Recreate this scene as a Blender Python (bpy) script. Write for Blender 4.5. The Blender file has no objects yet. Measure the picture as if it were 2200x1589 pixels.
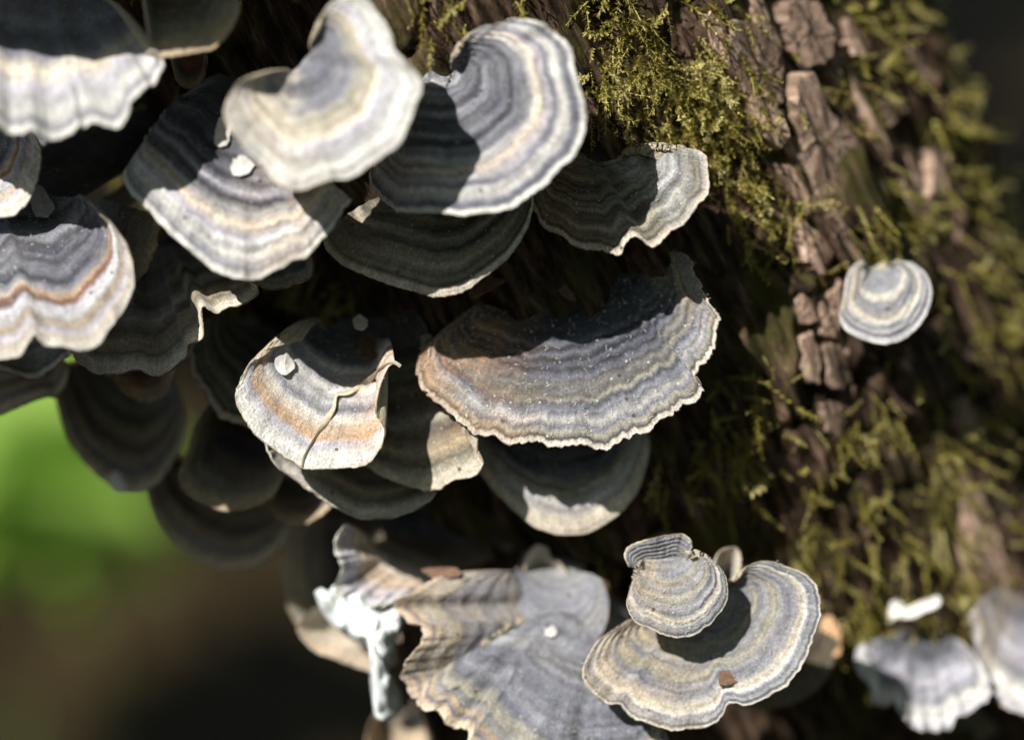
import bpy, math, random
import numpy as np
from mathutils import Vector, Matrix

random.seed(7)
RNG = np.random.default_rng(11)
SC = bpy.context.scene
COL = SC.collection
CM = 0.01

# ------------------------------------------------------------------ camera
PITCH = math.radians(25.0)      # the camera looks down at the stump
FOCUS = 45.0                    # cm, distance of the sharp plane
LENS, SENSOR = 105.0, 36.0
CAM = np.array([0.0, 0.0, 0.62])
RIGHT = np.array([1.0, 0.0, 0.0])
UP = np.array([0.0, math.sin(PITCH), math.cos(PITCH)])
FWD = np.array([0.0, math.cos(PITCH), -math.sin(PITCH)])

cam_data = bpy.data.cameras.new('camera')
cam_data.lens = LENS
cam_data.sensor_width = SENSOR
cam_data.sensor_fit = 'HORIZONTAL'
cam_data.clip_start = 0.01
cam_data.clip_end = 500.0
cam_data.dof.use_dof = True
cam_data.dof.focus_distance = FOCUS * CM
cam_data.dof.aperture_fstop = 4.5
cam = bpy.data.objects.new('camera', cam_data)
COL.objects.link(cam)
cam.matrix_world = Matrix(((RIGHT[0], UP[0], -FWD[0], CAM[0]),
                           (RIGHT[1], UP[1], -FWD[1], CAM[1]),
                           (RIGHT[2], UP[2], -FWD[2], CAM[2]),
                           (0, 0, 0, 1)))
SC.camera = cam

# ------------------------------------------------------------------ light
SUN_VIEW = np.array([-0.71, 0.76, 0.95])       # towards the sun: right, up, back
sv = SUN_VIEW[0] * RIGHT + SUN_VIEW[1] * UP - SUN_VIEW[2] * FWD
sv = sv / np.linalg.norm(sv)
sun_data = bpy.data.lights.new('sun', 'SUN')
sun_data.energy = 5.0
sun_data.angle = math.radians(0.5)
sun_data.color = (1.0, 0.955, 0.88)
sun = bpy.data.objects.new('sun', sun_data)
COL.objects.link(sun)
sun.location = (-2, -2, 4)
sun.rotation_euler = Vector(sv).to_track_quat('Z', 'Y').to_euler()

world = bpy.data.worlds.new('World')
SC.world = world
world.use_nodes = True
wn = world.node_tree
wn.nodes.clear()
sky = wn.nodes.new('ShaderNodeTexSky')
sky.sky_type = 'NISHITA'
sky.sun_disc = False
sky.sun_elevation = math.asin(sv[2])
sky.sun_rotation = math.atan2(sv[0], sv[1])
bg = wn.nodes.new('ShaderNodeBackground')
bg.inputs['Strength'].default_value = 0.13
wo = wn.nodes.new('ShaderNodeOutputWorld')
wn.links.new(sky.outputs[0], bg.inputs['Color'])
wn.links.new(bg.outputs[0], wo.inputs['Surface'])

SC.view_settings.view_transform = 'Standard'
SC.view_settings.look = 'None'
SC.view_settings.exposure = 0.36
SC.view_settings.gamma = 1.0

# ------------------------------------------------------------------ helpers
K = SENSOR / LENS / 2200.0

def pix(px, py, z):
    """photo pixel + height above the sharp plane (cm) -> view-aligned cm"""
    px, py, z = (np.asarray(v, float) for v in (px, py, z))
    d = FOCUS - z
    return np.stack([(px - 1100.0) * K * d, -(py - 794.5) * K * d, z + 0 * px], -1)

def world_of(v):
    v = np.atleast_2d(np.asarray(v, float))
    return CAM + CM * (v[:, :1] * RIGHT + v[:, 1:2] * UP + (FOCUS - v[:, 2:3]) * FWD)

def view_of(w):
    d = np.atleast_2d(w) - CAM
    return np.stack([d @ RIGHT, d @ UP, FOCUS * CM - d @ FWD], -1) / CM

def to_pixel(v):
    d = FOCUS - v[:, 2]
    return 1100 + v[:, 0] / (K * d), 794.5 - v[:, 1] / (K * d)

def _hash(i, j, k):
    n = (i * 374761393 + j * 668265263 + k * 2147483647 + 1013904223) & 0xFFFFFFFF
    n = ((n ^ (n >> 13)) * 1274126177) & 0xFFFFFFFF
    n = (n ^ (n >> 16)) & 0xFFFFFFFF
    return n / 4294967295.0 * 2 - 1

def vnoise(x, y=0.0, z=0.0):
    x, y, z = np.broadcast_arrays(np.asarray(x, float), np.asarray(y, float), np.asarray(z, float))
    xi, yi, zi = (np.floor(a).astype(np.int64) for a in (x, y, z))
    f = [a - b for a, b in ((x, xi), (y, yi), (z, zi))]
    u, v, w = (t * t * t * (t * (t * 6 - 15) + 10) for t in f)
    def c(a, b, d): return _hash(xi + a, yi + b, zi + d)
    def L(a, b, t): return a + (b - a) * t
    return L(L(L(c(0,0,0), c(1,0,0), u), L(c(0,1,0), c(1,1,0), u), v),
             L(L(c(0,0,1), c(1,0,1), u), L(c(0,1,1), c(1,1,1), u), v), w)

def fbm(x, y=0.0, z=0.0, o=4):
    s, a, f = 0.0, 1.0, 1.0
    for i in range(o):
        s = s + a * vnoise(np.asarray(x) * f + 17.3 * i, np.asarray(y) * f - 9.1 * i, np.asarray(z) * f + 4.7 * i)
        a *= 0.5; f *= 2.03
    return s

def catmull(pts, n):
    """smooth curve through pts, n samples at even arc length"""
    P = np.asarray(pts, float)
    if len(P) == 2:
        t = np.linspace(0, 1, n)[:, None]
        return P[0] * (1 - t) + P[1] * t
    Q = np.vstack([2 * P[0] - P[1], P, 2 * P[-1] - P[-2]])
    out = []
    for i in range(len(P) - 1):
        p0, p1, p2, p3 = Q[i:i + 4]
        t = np.linspace(0, 1, 16, endpoint=False)[:, None]
        out.append(0.5 * (2 * p1 + (p2 - p0) * t + (2 * p0 - 5 * p1 + 4 * p2 - p3) * t ** 2
                          + (3 * p1 - p0 - 3 * p2 + p3) * t ** 3))
    C = np.vstack(out + [P[-1:]])
    s = np.r_[0, np.cumsum(np.linalg.norm(np.diff(C, axis=0), axis=1))]
    u = np.linspace(0, s[-1], n)
    return np.stack([np.interp(u, s, C[:, k]) for k in range(C.shape[1])], -1)

def empty(name, loc, label=None, cat=None, group=None):
    o = bpy.data.objects.new(name, None)
    o.empty_display_size = 0.005
    o.location = loc
    COL.objects.link(o)
    tag(o, label, cat, group)
    return o

def tag(o, label=None, cat=None, group=None, kind=None):
    for k, v in (('label', label), ('category', cat), ('group', group), ('kind', kind)):
        if v:
            o[k] = v
    return o

def link_mesh(name, verts, faces, mat, parent=None, uv=None, smooth=True, origin=None):
    """verts in world metres; parent's location (or origin) becomes the local zero"""
    org = np.zeros(3)
    if parent is not None:
        q, org = parent, np.zeros(3)
        while q is not None:
            org = org + np.array(q.location)
            q = q.parent
    elif origin is not None:
        org = np.asarray(origin, float)
    verts = np.asarray(verts, float) - org
    me = bpy.data.meshes.new(name)
    faces = np.asarray(faces)
    nf, k = faces.shape
    me.vertices.add(len(verts))
    me.vertices.foreach_set('co', verts.astype(np.float32).ravel())
    me.loops.add(nf * k)
    me.loops.foreach_set('vertex_index', faces.astype(np.int32).ravel())
    me.polygons.add(nf)
    me.polygons.foreach_set('loop_start', np.arange(0, nf * k, k, dtype=np.int32))
    me.polygons.foreach_set('loop_total', np.full(nf, k, dtype=np.int32))
    me.polygons.foreach_set('use_smooth', np.full(nf, smooth, dtype=bool))
    if uv is not None:
        l = me.uv_layers.new(name='zones')
        l.data.foreach_set('uv', np.asarray(uv, np.float32)[faces.ravel()].ravel())
    me.update(calc_edges=True)
    me.validate()
    me.materials.append(mat)
    o = bpy.data.objects.new(name, me)
    COL.objects.link(o)
    if parent is not None:
        o.parent = parent
    else:
        o.location = org
    return o

def grid_faces(nr, nt, off=0):
    i, j = np.meshgrid(np.arange(nr - 1), np.arange(nt - 1), indexing='ij')
    a = off + i * nt + j
    return np.stack([a, a + 1, a + nt + 1, a + nt], -1).reshape(-1, 4)

# ------------------------------------------------------------------ materials
C = dict(black=(.02, .02, .024), ink=(.045, .047, .06), slate_d=(.070, .074, .094), slate=(.128, .135, .168),
         slate_l=(.218, .225, .268), grey=(.30, .30, .31), pale=(.44, .44, .45), lav=(.50, .485, .55), white=(.66, .65, .62),
         cream=(.62, .55, .45), tan=(.46, .36, .24), orange=(.50, .29, .14), rust=(.30, .13, .055), olive=(.21, .195, .135),
         olive_d=(.12, .11, .07), khaki=(.34, .32, .255), umber=(.11, .075, .05), peach=(.60, .45, .32))

class N:
    def __init__(self, name):
        self.m = bpy.data.materials.new(name)
        self.m.use_nodes = True
        self.t = self.m.node_tree
        self.t.nodes.clear()
        self.out = self.t.nodes.new('ShaderNodeOutputMaterial')
    def n(self, typ, ins=None, **props):
        nd = self.t.nodes.new(typ)
        for k, v in props.items():
            setattr(nd, k, v)
        for k, v in (ins or {}).items():
            s = nd.inputs[k]
            if hasattr(v, 'is_output') or isinstance(v, bpy.types.NodeSocket):
                self.t.links.new(v, s)
            else:
                s.default_value = v
        return nd
    def math(self, op, a, b=0.0, clamp=False):
        return self.n('ShaderNodeMath', {0: a, 1: b}, operation=op, use_clamp=clamp).outputs[0]
    def mix(self, f, a, b, mode='MIX'):
        nd = self.n('ShaderNodeMix', None, data_type='RGBA', blend_type=mode)
        for s, v in ((nd.inputs[0], f), (nd.inputs[6], a), (nd.inputs[7], b)):
            if isinstance(v, bpy.types.NodeSocket):
                self.t.links.new(v, s)
            else:
                s.default_value = v if not isinstance(v, tuple) else (*v[:3], 1)
        return nd.outputs[2]
    def ramp(self, fac, stops, interp='LINEAR'):
        nd = self.n('ShaderNodeValToRGB', {0: fac})
        cr = nd.color_ramp
        cr.interpolation = interp
        while len(cr.elements) > 1:
            cr.elements.remove(cr.elements[-1])
        for i, (p, c) in enumerate(stops):
            e = cr.elements[0] if i == 0 else cr.elements.new(p)
            e.position = p
            c = C[c] if isinstance(c, str) else c
            e.color = (*c, 1) if not isinstance(c, (int, float)) else (c, c, c, 1)
        return nd.outputs[0]
    def noise(self, vec, scale, detail=3.0, rough=0.55, dim='3D'):
        return self.n('ShaderNodeTexNoise', {'Vector': vec, 'Scale': scale, 'Detail': detail, 'Roughness': rough},
                      noise_dimensions=dim).outputs[0]
    def mapv(self, vec, scale=(1, 1, 1), loc=(0, 0, 0)):
        return self.n('ShaderNodeMapping', {'Vector': vec, 'Scale': scale, 'Location': loc}).outputs[0]
    def surf(self, color, rough=0.85, bump=None, dist=0.0002, strength=0.6, sheen=0.0, sub=0.0, trans=0.0, spec=0.3):
        ins = {'Base Color': color, 'Roughness': rough, 'Sheen Weight': sheen, 'Specular IOR Level': spec}
        p = self.n('ShaderNodeBsdfPrincipled', ins)
        if bump is not None:
            b = self.n('ShaderNodeBump', {'Height': bump, 'Distance': dist, 'Strength': strength})
            self.t.links.new(b.outputs[0], p.inputs['Normal'])
        res = p.outputs[0]
        if trans:
            tr = self.n('ShaderNodeBsdfTranslucent', {'Color': color})
            res = self.n('ShaderNodeMixShader', {0: trans, 1: res, 2: tr.outputs[0]}).outputs[0]
        self.t.links.new(res, self.out.inputs[0])
        return self.m

def cap_material(name, stops, tints=(), seed=0.0, bandf=9.0, band=0.55, specks=0.5, fibre=0.35, blotch=0.25, dist=1.0, dust=.2):
    m = N(name)
    tc = m.n('ShaderNodeTexCoord')
    uv = m.n('ShaderNodeSeparateXYZ', {0: tc.outputs['UV']})
    t, r = uv.outputs[0], uv.outputs[1]
    obj = tc.outputs['Object']
    # the zone lines wander a little along the cap
    w1 = m.noise(m.mapv(tc.outputs['UV'], (5, 0.9, 1), (seed, seed * .3, 0)), 1.0, 3)
    w2 = m.noise(m.mapv(tc.outputs['UV'], (34, 3, 1), (seed, 0, 0)), 1.0, 2)
    rr = m.math('ADD', r, m.math('MULTIPLY', m.math('SUBTRACT', w1, 0.5), 0.10 * dist))
    rr = m.math('ADD', rr, m.math('MULTIPLY', m.math('SUBTRACT', w2, 0.5), 0.035 * dist))
    # keep the very margin where it is
    keep = m.n('ShaderNodeMapRange', {'Value': r, 'From Min': 0.82, 'From Max': 0.97, 'To Min': 0.0, 'To Max': 1.0}).outputs[0]
    rr = m.n('ShaderNodeMix', {0: keep, 2: rr, 3: r}, data_type='FLOAT').outputs[0]
    col = m.ramp(rr, stops)
    for stops_t, c, amt in tints:
        f = m.ramp(t, stops_t)
        pat = m.noise(m.mapv(tc.outputs['UV'], (6, 7, 1), (seed * 2, 3, 0)), 1.0, 3)
        pat = m.n('ShaderNodeMapRange', {'Value': pat, 'From Min': 0.32, 'From Max': 0.62}).outputs[0]
        f = m.math('MULTIPLY', m.math('MULTIPLY', f, pat), amt)
        col = m.mix(f, col, C[c] if isinstance(c, str) else c)
    # narrow concentric bands
    bv = m.n('ShaderNodeCombineXYZ', {0: m.math('MULTIPLY', t, 1.1), 1: m.math('MULTIPLY', rr, bandf), 2: seed})
    bn = m.noise(bv.outputs[0], 1.6, 2.0, 0.5)
    bn = m.n('ShaderNodeMapRange', {'Value': bn, 'From Min': 0.33, 'From Max': 0.67, 'To Min': 1.0 - band, 'To Max': 1.0 + 0.55 * band}).outputs[0]
    bcol = m.n('ShaderNodeCombineXYZ', {0: bn, 1: bn, 2: m.math('ADD', m.math('MULTIPLY', bn, .92), .08)}).outputs[0]
    inner = m.n('ShaderNodeMapRange', {'Value': r, 'From Min': 0.70, 'From Max': 0.98, 'To Min': 1.0, 'To Max': 0.35}).outputs[0]
    col = m.mix(inner, col, m.mix(1.0, col, bcol, 'MULTIPLY'))
    # blotches, radial fibres, felt grain
    bl = m.noise(obj, 170.0, 3)
    col = m.mix(blotch, col, m.mix(1.0, col, m.ramp(bl, [(.3, .55), (.7, 1.35)]), 'MULTIPLY'))
    fb = m.noise(m.mapv(tc.outputs['UV'], (150, 9, 1)), 1.0, 2)
    ff = m.n('ShaderNodeMapRange', {'Value': r, 'From Min': 0.45, 'From Max': 0.9, 'To Min': 0.2 * fibre, 'To Max': fibre}).outputs[0]
    col = m.mix(ff, col, m.mix(1.0, col, m.ramp(fb, [(.3, .5), (.7, 1.45)]), 'MULTIPLY'))
    du = m.noise(obj, 95.0, 5, 0.7)
    du = m.n('ShaderNodeMapRange', {'Value': du, 'From Min': 0.42, 'From Max': 0.70, 'To Min': 0.0, 'To Max': dust}).outputs[0]
    col = m.mix(du, col, (.40, .385, .37))
    sm = m.noise(obj, 620.0, 3, 0.65)
    col = m.mix(0.5, col, m.mix(1.0, col, m.ramp(sm, [(.3, .55), (.7, 1.4)]), 'MULTIPLY'))
    gr = m.noise(obj, 2600.0, 2, 0.7)
    col = m.mix(0.55, col, m.mix(1.0, col, m.ramp(gr, [(.3, .5), (.7, 1.5)]), 'MULTIPLY'))
    vo = m.n('ShaderNodeTexVoronoi', {'Vector': obj, 'Scale': 900.0})
    sp = m.math('MULTIPLY', m.math('LESS_THAN', vo.outputs['Distance'], 0.17), m.math('GREATER_THAN', m.n('ShaderNodeSeparateXYZ', {0: vo.outputs['Color']}).outputs[0], 0.72))
    col = m.mix(m.math('MULTIPLY', sp, specks), col, (.62, .60, .55))
    vd = m.n('ShaderNodeTexVoronoi', {'Vector': obj, 'Scale': 420.0})
    sd = m.math('MULTIPLY', m.math('LESS_THAN', vd.outputs['Distance'], 0.14), m.math('GREATER_THAN', m.n('ShaderNodeSeparateXYZ', {0: vd.outputs['Color']}).outputs[1], 0.86))
    col = m.mix(m.math('MULTIPLY', sd, 0.75), col, (.05, .03, .02))
    h = m.math('ADD', m.math('MULTIPLY', bn, 0.9), m.math('ADD', m.math('MULTIPLY', gr, 0.9), m.math('ADD', m.math('MULTIPLY', fb, .35), m.math('MULTIPLY', sp, 1.2))))
    return m.surf(col, 0.9, h, 0.00028, 0.75, sheen=0.25, spec=0.15)

def simple_material(name, c1, c2, scale=600.0, rough=0.85, trans=0.0, dist=0.0002, spec=0.3, stretch=(1, 1, 1), detail=3):
    m = N(name)
    tc = m.n('ShaderNodeTexCoord')
    nz = m.noise(m.mapv(tc.outputs['Object'], stretch), scale, detail)
    col = m.ramp(nz, [(.3, c1), (.7, c2)])
    return m.surf(col, rough, nz, dist, 0.5, trans=trans, spec=spec)

def rim_material(name, lo, hi):
    m = N(name)
    tc = m.n('ShaderNodeTexCoord')
    a = m.noise(tc.outputs['Object'], 1500.0, 3)
    b = m.noise(tc.outputs['Object'], 190.0, 3, .65)
    col = m.mix(m.ramp(b, [(.40, 0.0), (.60, 1.0)]), tuple(.42 * v for v in lo), m.ramp(a, [(.3, lo), (.7, hi)]))
    return m.surf(col, .85, a, .0002, .5)
MAT_MARGIN = {
    'white': rim_material('rim_white', (.50, .48, .43), (.80, .79, .75)),
    'cream': rim_material('rim_cream', (.42, .35, .25), (.72, .65, .52)),
    'tan': rim_material('rim_tan', (.24, .17, .09), (.48, .39, .26)),
    'rust': rim_material('rim_rust', (.26, .15, .09), (.74, .68, .58))}
MAT_PORE = simple_material('pore_cream', (.34, .29, .21), (.52, .46, .35), 2500)
MAT_FUZZ = simple_material('fuzz_white', (.45, .43, .38), (.75, .73, .68), 900)

# ------------------------------------------------------------------ trunk
TR = 6.6
AX_P = pix(1290, 469, -1.0) + np.array([0, 0, -TR])
AX_D = np.array([0.44, -0.86, -0.29]); AX_D /= np.linalg.norm(AX_D)
E1 = np.cross(AX_D, np.array([0, 0, 1.0])); E1 /= np.linalg.norm(E1)     # across, to image left
if E1[0] < 0: E1 = -E1                                                    # to image right
E2 = np.cross(AX_D, E1); E2 /= np.linalg.norm(E2)
if E2[2] < 0: E2 = -E2                                                    # towards the camera

def bark_height(th, s):
    """relief of the bark (cm) at angle th (0 faces the camera, + to the right) and length s along the axis"""
    u = th * TR
    warp = 0.5 * fbm(u * .5, s * .35, 3.0, 3)
    ridge = 1 - np.abs(vnoise(u * 0.95 + warp * 1.3, s * .22 + warp, 1.0))
    ridge2 = 1 - np.abs(vnoise(u * 2.3 + warp * 2.0, s * .5, 8.0))
    cross = 1 - np.abs(vnoise(u * .5, s * .9 + warp, 5.0))
    fib = fbm(u * 6.5 + warp, s * 1.1, 2.0, 3)
    return 0.42 * ridge ** 2 + 0.2 * ridge2 ** 2 - 0.25 * cross ** 9 + 0.07 * fib + 0.35 * fbm(u * .16, s * .13, 6.0, 2) - 0.35

def trunk_point(th, s, lift=0.0, relief=True):
    th, s = np.broadcast_arrays(np.asarray(th, float), np.asarray(s, float))
    flare = 1 + 0.35 * np.clip((s - 25) / 30.0, 0, 1) ** 2 - 0.1 * np.clip((-s - 20) / 80., 0, 1)
    r = TR * flare + (bark_height(th, s) if relief else 0) + lift
    return AX_P + s[..., None] * AX_D + r[..., None] * (np.sin(th)[..., None] * E1 + np.cos(th)[..., None] * E2)

def trunk_hit(px, py):
    """th, s where the ray of a photo pixel meets the trunk (None past its edge)"""
    o = np.array([0, 0, FOCUS]); d = pix(px, py, 0.0) - o; d /= np.linalg.norm(d)
    w = o - AX_P
    dp = d - d.dot(AX_D) * AX_D; wp = w - w.dot(AX_D) * AX_D
    a, b, c = dp.dot(dp), 2 * dp.dot(wp), wp.dot(wp) - (TR + .1) ** 2
    q = b * b - 4 * a * c
    if q < 0: return None
    p = o + d * (-b - math.sqrt(q)) / (2 * a)
    v = p - AX_P
    return math.atan2(v.dot(E1), v.dot(E2)), v.dot(AX_D)

m = N('bark')
tc = m.n('ShaderNodeTexCoord'); uvv = tc.outputs['UV']
n1 = m.noise(m.mapv(uvv, (6, 1.1, 1)), 1.0, 5, .6)
n2 = m.noise(m.mapv(uvv, (.55, .4, 1), (4, 2, 0)), 1.0, 4)
n3 = m.noise(m.mapv(uvv, (26, 7, 1)), 1.0, 4, .65)
bc = m.ramp(n1, [(.30, (.008, .005, .003)), (.46, (.038, .025, .017)), (.60, (.13, .086, .062)), (.76, (.32, .235, .175))])  # base bark darkened to deepen the shade between plates and brackets
bc = m.mix(0.6, bc, m.mix(1.0, bc, m.ramp(n2, [(.3, (.6, .62, .55)), (.7, (1.35, 1.25, 1.2))]), 'MULTIPLY'))
bc = m.mix(0.7, bc, m.mix(1.0, bc, m.ramp(n3, [(.3, .45), (.7, 1.5)]), 'MULTIPLY'))
mossy = m.n('ShaderNodeMapRange', {'Value': m.noise(m.mapv(uvv, (.8, .6, 1), (9, 1, 0)), 1.0, 4, .7), 'From Min': .5, 'From Max': .62}).outputs[0]
bc = m.mix(m.math('MULTIPLY', mossy, .65), bc, (.075, .075, .018))
MAT_BARK = m.surf(bc, .92, m.math('ADD', n1, m.math('MULTIPLY', n3, .7)), .0007, .9, spec=.12)

def bark_plate_material(name, seed, tone):
    m = N(name)
    tc = m.n('ShaderNodeTexCoord'); uvv = m.mapv(tc.outputs['UV'], (1, 1, 1), (seed, seed * 1.7, 0))
    n1 = m.noise(m.mapv(uvv, (7, 1.3, 1)), 1.0, 5, .6)
    n3 = m.noise(m.mapv(uvv, (30, 8, 1)), 1.0, 4, .65)
    k = tone
    c = m.ramp(n1, [(.25, (.08 * k, .052 * k, .04 * k)), (.5, (.21 * k, .145 * k, .11 * k)), (.75, (.36 * k, .28 * k, .215 * k))])
    c = m.mix(.7, c, m.mix(1.0, c, m.ramp(n3, [(.3, .45), (.7, 1.5)]), 'MULTIPLY'))
    return m.surf(c, .92, m.math('ADD', n1, m.math('MULTIPLY', n3, .8)), .0006, .9, spec=.12)
MAT_PLATES = [bark_plate_material('bark_plate_%d' % i, i * 3.1, k) for i, k in enumerate((1.3, 1.7, 2.05))]

# ground first: a dark woodland floor reaching the horizon
gm = N('soil')
tc = gm.n('ShaderNodeTexCoord')
g1 = gm.noise(tc.outputs['Object'], 9.0, 6, .65)
g2 = gm.noise(tc.outputs['Object'], 70.0, 4, .6)
gc = gm.ramp(g1, [(.3, (.014, .010, .004)), (.55, (.034, .023, .010)), (.75, (.06, .041, .018))])
gc = gm.mix(.6, gc, gm.mix(1.0, gc, gm.ramp(g2, [(.3, .5), (.7, 1.5)]), 'MULTIPLY'))
MAT_SOIL = gm.surf(gc, .95, gm.math('ADD', g1, g2), .01, .8, spec=.1)
ax = np.sinh(np.linspace(-1, 1, 161) * 6.2) / math.sinh(6.2) * 150.0
gx, gy = np.meshgrid(ax, ax)
gz = 0.012 * fbm(gx * 6, gy * 6, 0, 3) * np.exp(-(gx ** 2 + gy ** 2) / 200.0) - .012
ground = link_mesh('ground', np.stack([gx, gy + .6, gz], -1).reshape(-1, 3), grid_faces(161, 161), MAT_SOIL)
tag(ground, kind='structure')

# trunk mesh, finer where the camera sees it
th_a = np.linspace(-2.0, 2.0, 520)
th_b = np.linspace(2.0, 2 * math.pi - 2.0, 60)[1:]
ths = np.r_[th_a, th_b]
ss = np.r_[np.linspace(-215, -16, 90)[:-1], np.linspace(-16, 18, 430), np.linspace(18, 62, 50)[1:]]
TH, S_ = np.meshgrid(ths, ss)
tv = trunk_point(TH, S_)
tp_base = np.array([*world_of(AX_P + AX_D * 48.0)[0][:2], 0.0])
trunk = empty('tree', tp_base, 'leaning tree whose mossy brown trunk carries all the bracket fungi', 'tree')
uvt = np.stack([TH * TR, S_], -1).reshape(-1, 2)
link_mesh('trunk', world_of(tv.reshape(-1, 3)), grid_faces(len(ss), len(ths))[:, ::-1], MAT_BARK, trunk, uv=uvt)

def bark_plate(th_s, lift, thick, seed, mat):
    """a flake of bark: outline given as (th, s) points, raised above the trunk with its own ragged edge"""
    P = np.asarray(th_s, float)
    c = P.mean(0)
    Pc = np.vstack([P, P[:1]])
    m = 40
    sl = np.r_[0, np.cumsum(np.linalg.norm(np.diff(Pc * [TR, 1], axis=0), axis=1))]
    uq = np.linspace(0, sl[-1], m, endpoint=False)
    B = np.stack([np.interp(uq, sl, Pc[:, k]) for k in range(2)], -1)
    B = c + (B - c) * (1 + .13 * fbm(np.arange(m) * .55, seed, 0, 3)[:, None])
    tilt = np.array([.35 * vnoise(seed * 3.1, 7.0), .12 * vnoise(seed * 5.3, 2.0)])
    rings, uvs = [], []
    for k, h in ((1.05, -1.5), (1.0, .8), (.95, 1.0), (.7, 1.0), (.42, 1.05), (.15, 1.0)):
        Q = c + (B - c) * k
        rel = (Q - c) * [TR, 1]
        hh = lift + thick * h + (h > 0) * (rel @ tilt + .06 * fbm(Q[:, 0] * TR * 9, Q[:, 1] * 1.1, seed, 3))
        nrm = np.sin(Q[:, :1]) * E1 + np.cos(Q[:, :1]) * E2
        rings.append(trunk_point(Q[:, 0], Q[:, 1], 0, False) + nrm * hh[:, None])
        uvs.append(np.stack([Q[:, 0] * TR, Q[:, 1]], -1))
    V = np.vstack(rings); U = np.vstack(uvs)
    F = []
    for i in range(5):
        for j in range(m):
            a, b = i * m + j, i * m + (j + 1) % m
            F.append((a, b, b + m, a + m))
    o = 5 * m
    F += [(o + j, o + j + 1, o + m - 2 - j, o + m - 1 - j) for j in range(m // 2 - 1)]
    return link_mesh('bark_plate', world_of(V), F, mat, trunk, uv=U, smooth=False)

def plate_from_pixels(pts, lift, thick, seed, mat):
    hs = [trunk_hit(*p) for p in pts]
    if all(h is not None for h in hs):
        bark_plate(hs, lift, thick, seed, mat)

PLATES = [
    [(1565, 55), (1635, 42), (1672, 90), (1682, 135), (1672, 210), (1655, 300), (1610, 290), (1590, 200), (1550, 120)],
    [(1688, 165), (1712, 150), (1742, 205), (1757, 240), (1800, 288), (1826, 335), (1820, 375), (1795, 420), (1768, 452), (1742, 405), (1712, 345), (1698, 275), (1680, 220)],
    [(1600, 212), (1636, 200), (1660, 245), (1680, 295), (1668, 320), (1640, 305), (1604, 262)],
    [(1690, 5), (1738, 10), (1772, 80), (1765, 142), (1722, 135), (1690, 60)],
    [(1818, 85), (1846, 98), (1842, 132), (1812, 124)],
    [(1704, 720), (1736, 715), (1750, 762), (1744, 822), (1720, 812), (1703, 785)],
    [(1762, 735), (1830, 733), (1836, 772), (1824, 822), (1790, 836), (1762, 820)],
    [(1700, 612), (1740, 602), (1746, 690), (1702, 696)],
    [(1748, 652), (1786, 604), (1802, 680), (1780, 722), (1750, 716)],
    [(1752, 862), (1800, 860), (1812, 902), (1792, 942), (1766, 920)],
    [(1872, 222), (1902, 212), (1932, 244), (1900, 276)],
    [(1700, 470), (1745, 500), (1770, 560), (1750, 600), (1712, 560)],
    [(1900, 690), (1945, 740), (1950, 800), (1910, 790), (1890, 740)],
    [(1930, 100), (1965, 120), (1975, 200), (1940, 190)],
    [(1980, 330), (2010, 340), (2020, 430), (1985, 420)],
    [(2040, 480), (2075, 500), (2085, 600), (2050, 570)]]
for i, p in enumerate(PLATES):
    plate_from_pixels(p, .10 + .05 * (i % 3), .10 + .04 * (i % 2), i * 2.3, MAT_PLATES[i % 3])
for i in range(120):
    th = random.uniform(.36, 1.5); s = random.uniform(-8, 9)
    w = random.uniform(.012, .04); l = random.uniform(.35, 1.1)
    sk = random.uniform(-.02, .02)
    pts = [(th - w * .3 - sk, s - l), (th + w * .5 - sk, s - l * random.uniform(.6, .95)), (th + w, s - l * .1), (th + w * random.uniform(.5, 1), s + l * .6),
           (th + w * .1 + sk, s + l), (th - w * .6 + sk, s + l * random.uniform(.6, .9)), (th - w, s + l * .1), (th - w * random.uniform(.6, 1), s - l * .5)]
    bark_plate(pts, random.uniform(-.10, .06), random.uniform(.06, .16), i * 1.7 + 40, MAT_PLATES[i % 3])

# ------------------------------------------------------------------ bracket fungi
def at_scale(pts, scale, ox, oy):
    return [(ox + x / scale, oy + y / scale) for x, y in pts]

CAPS = {}      # key -> (grid of cap points in view cm, normals), for the things lying on them

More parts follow.
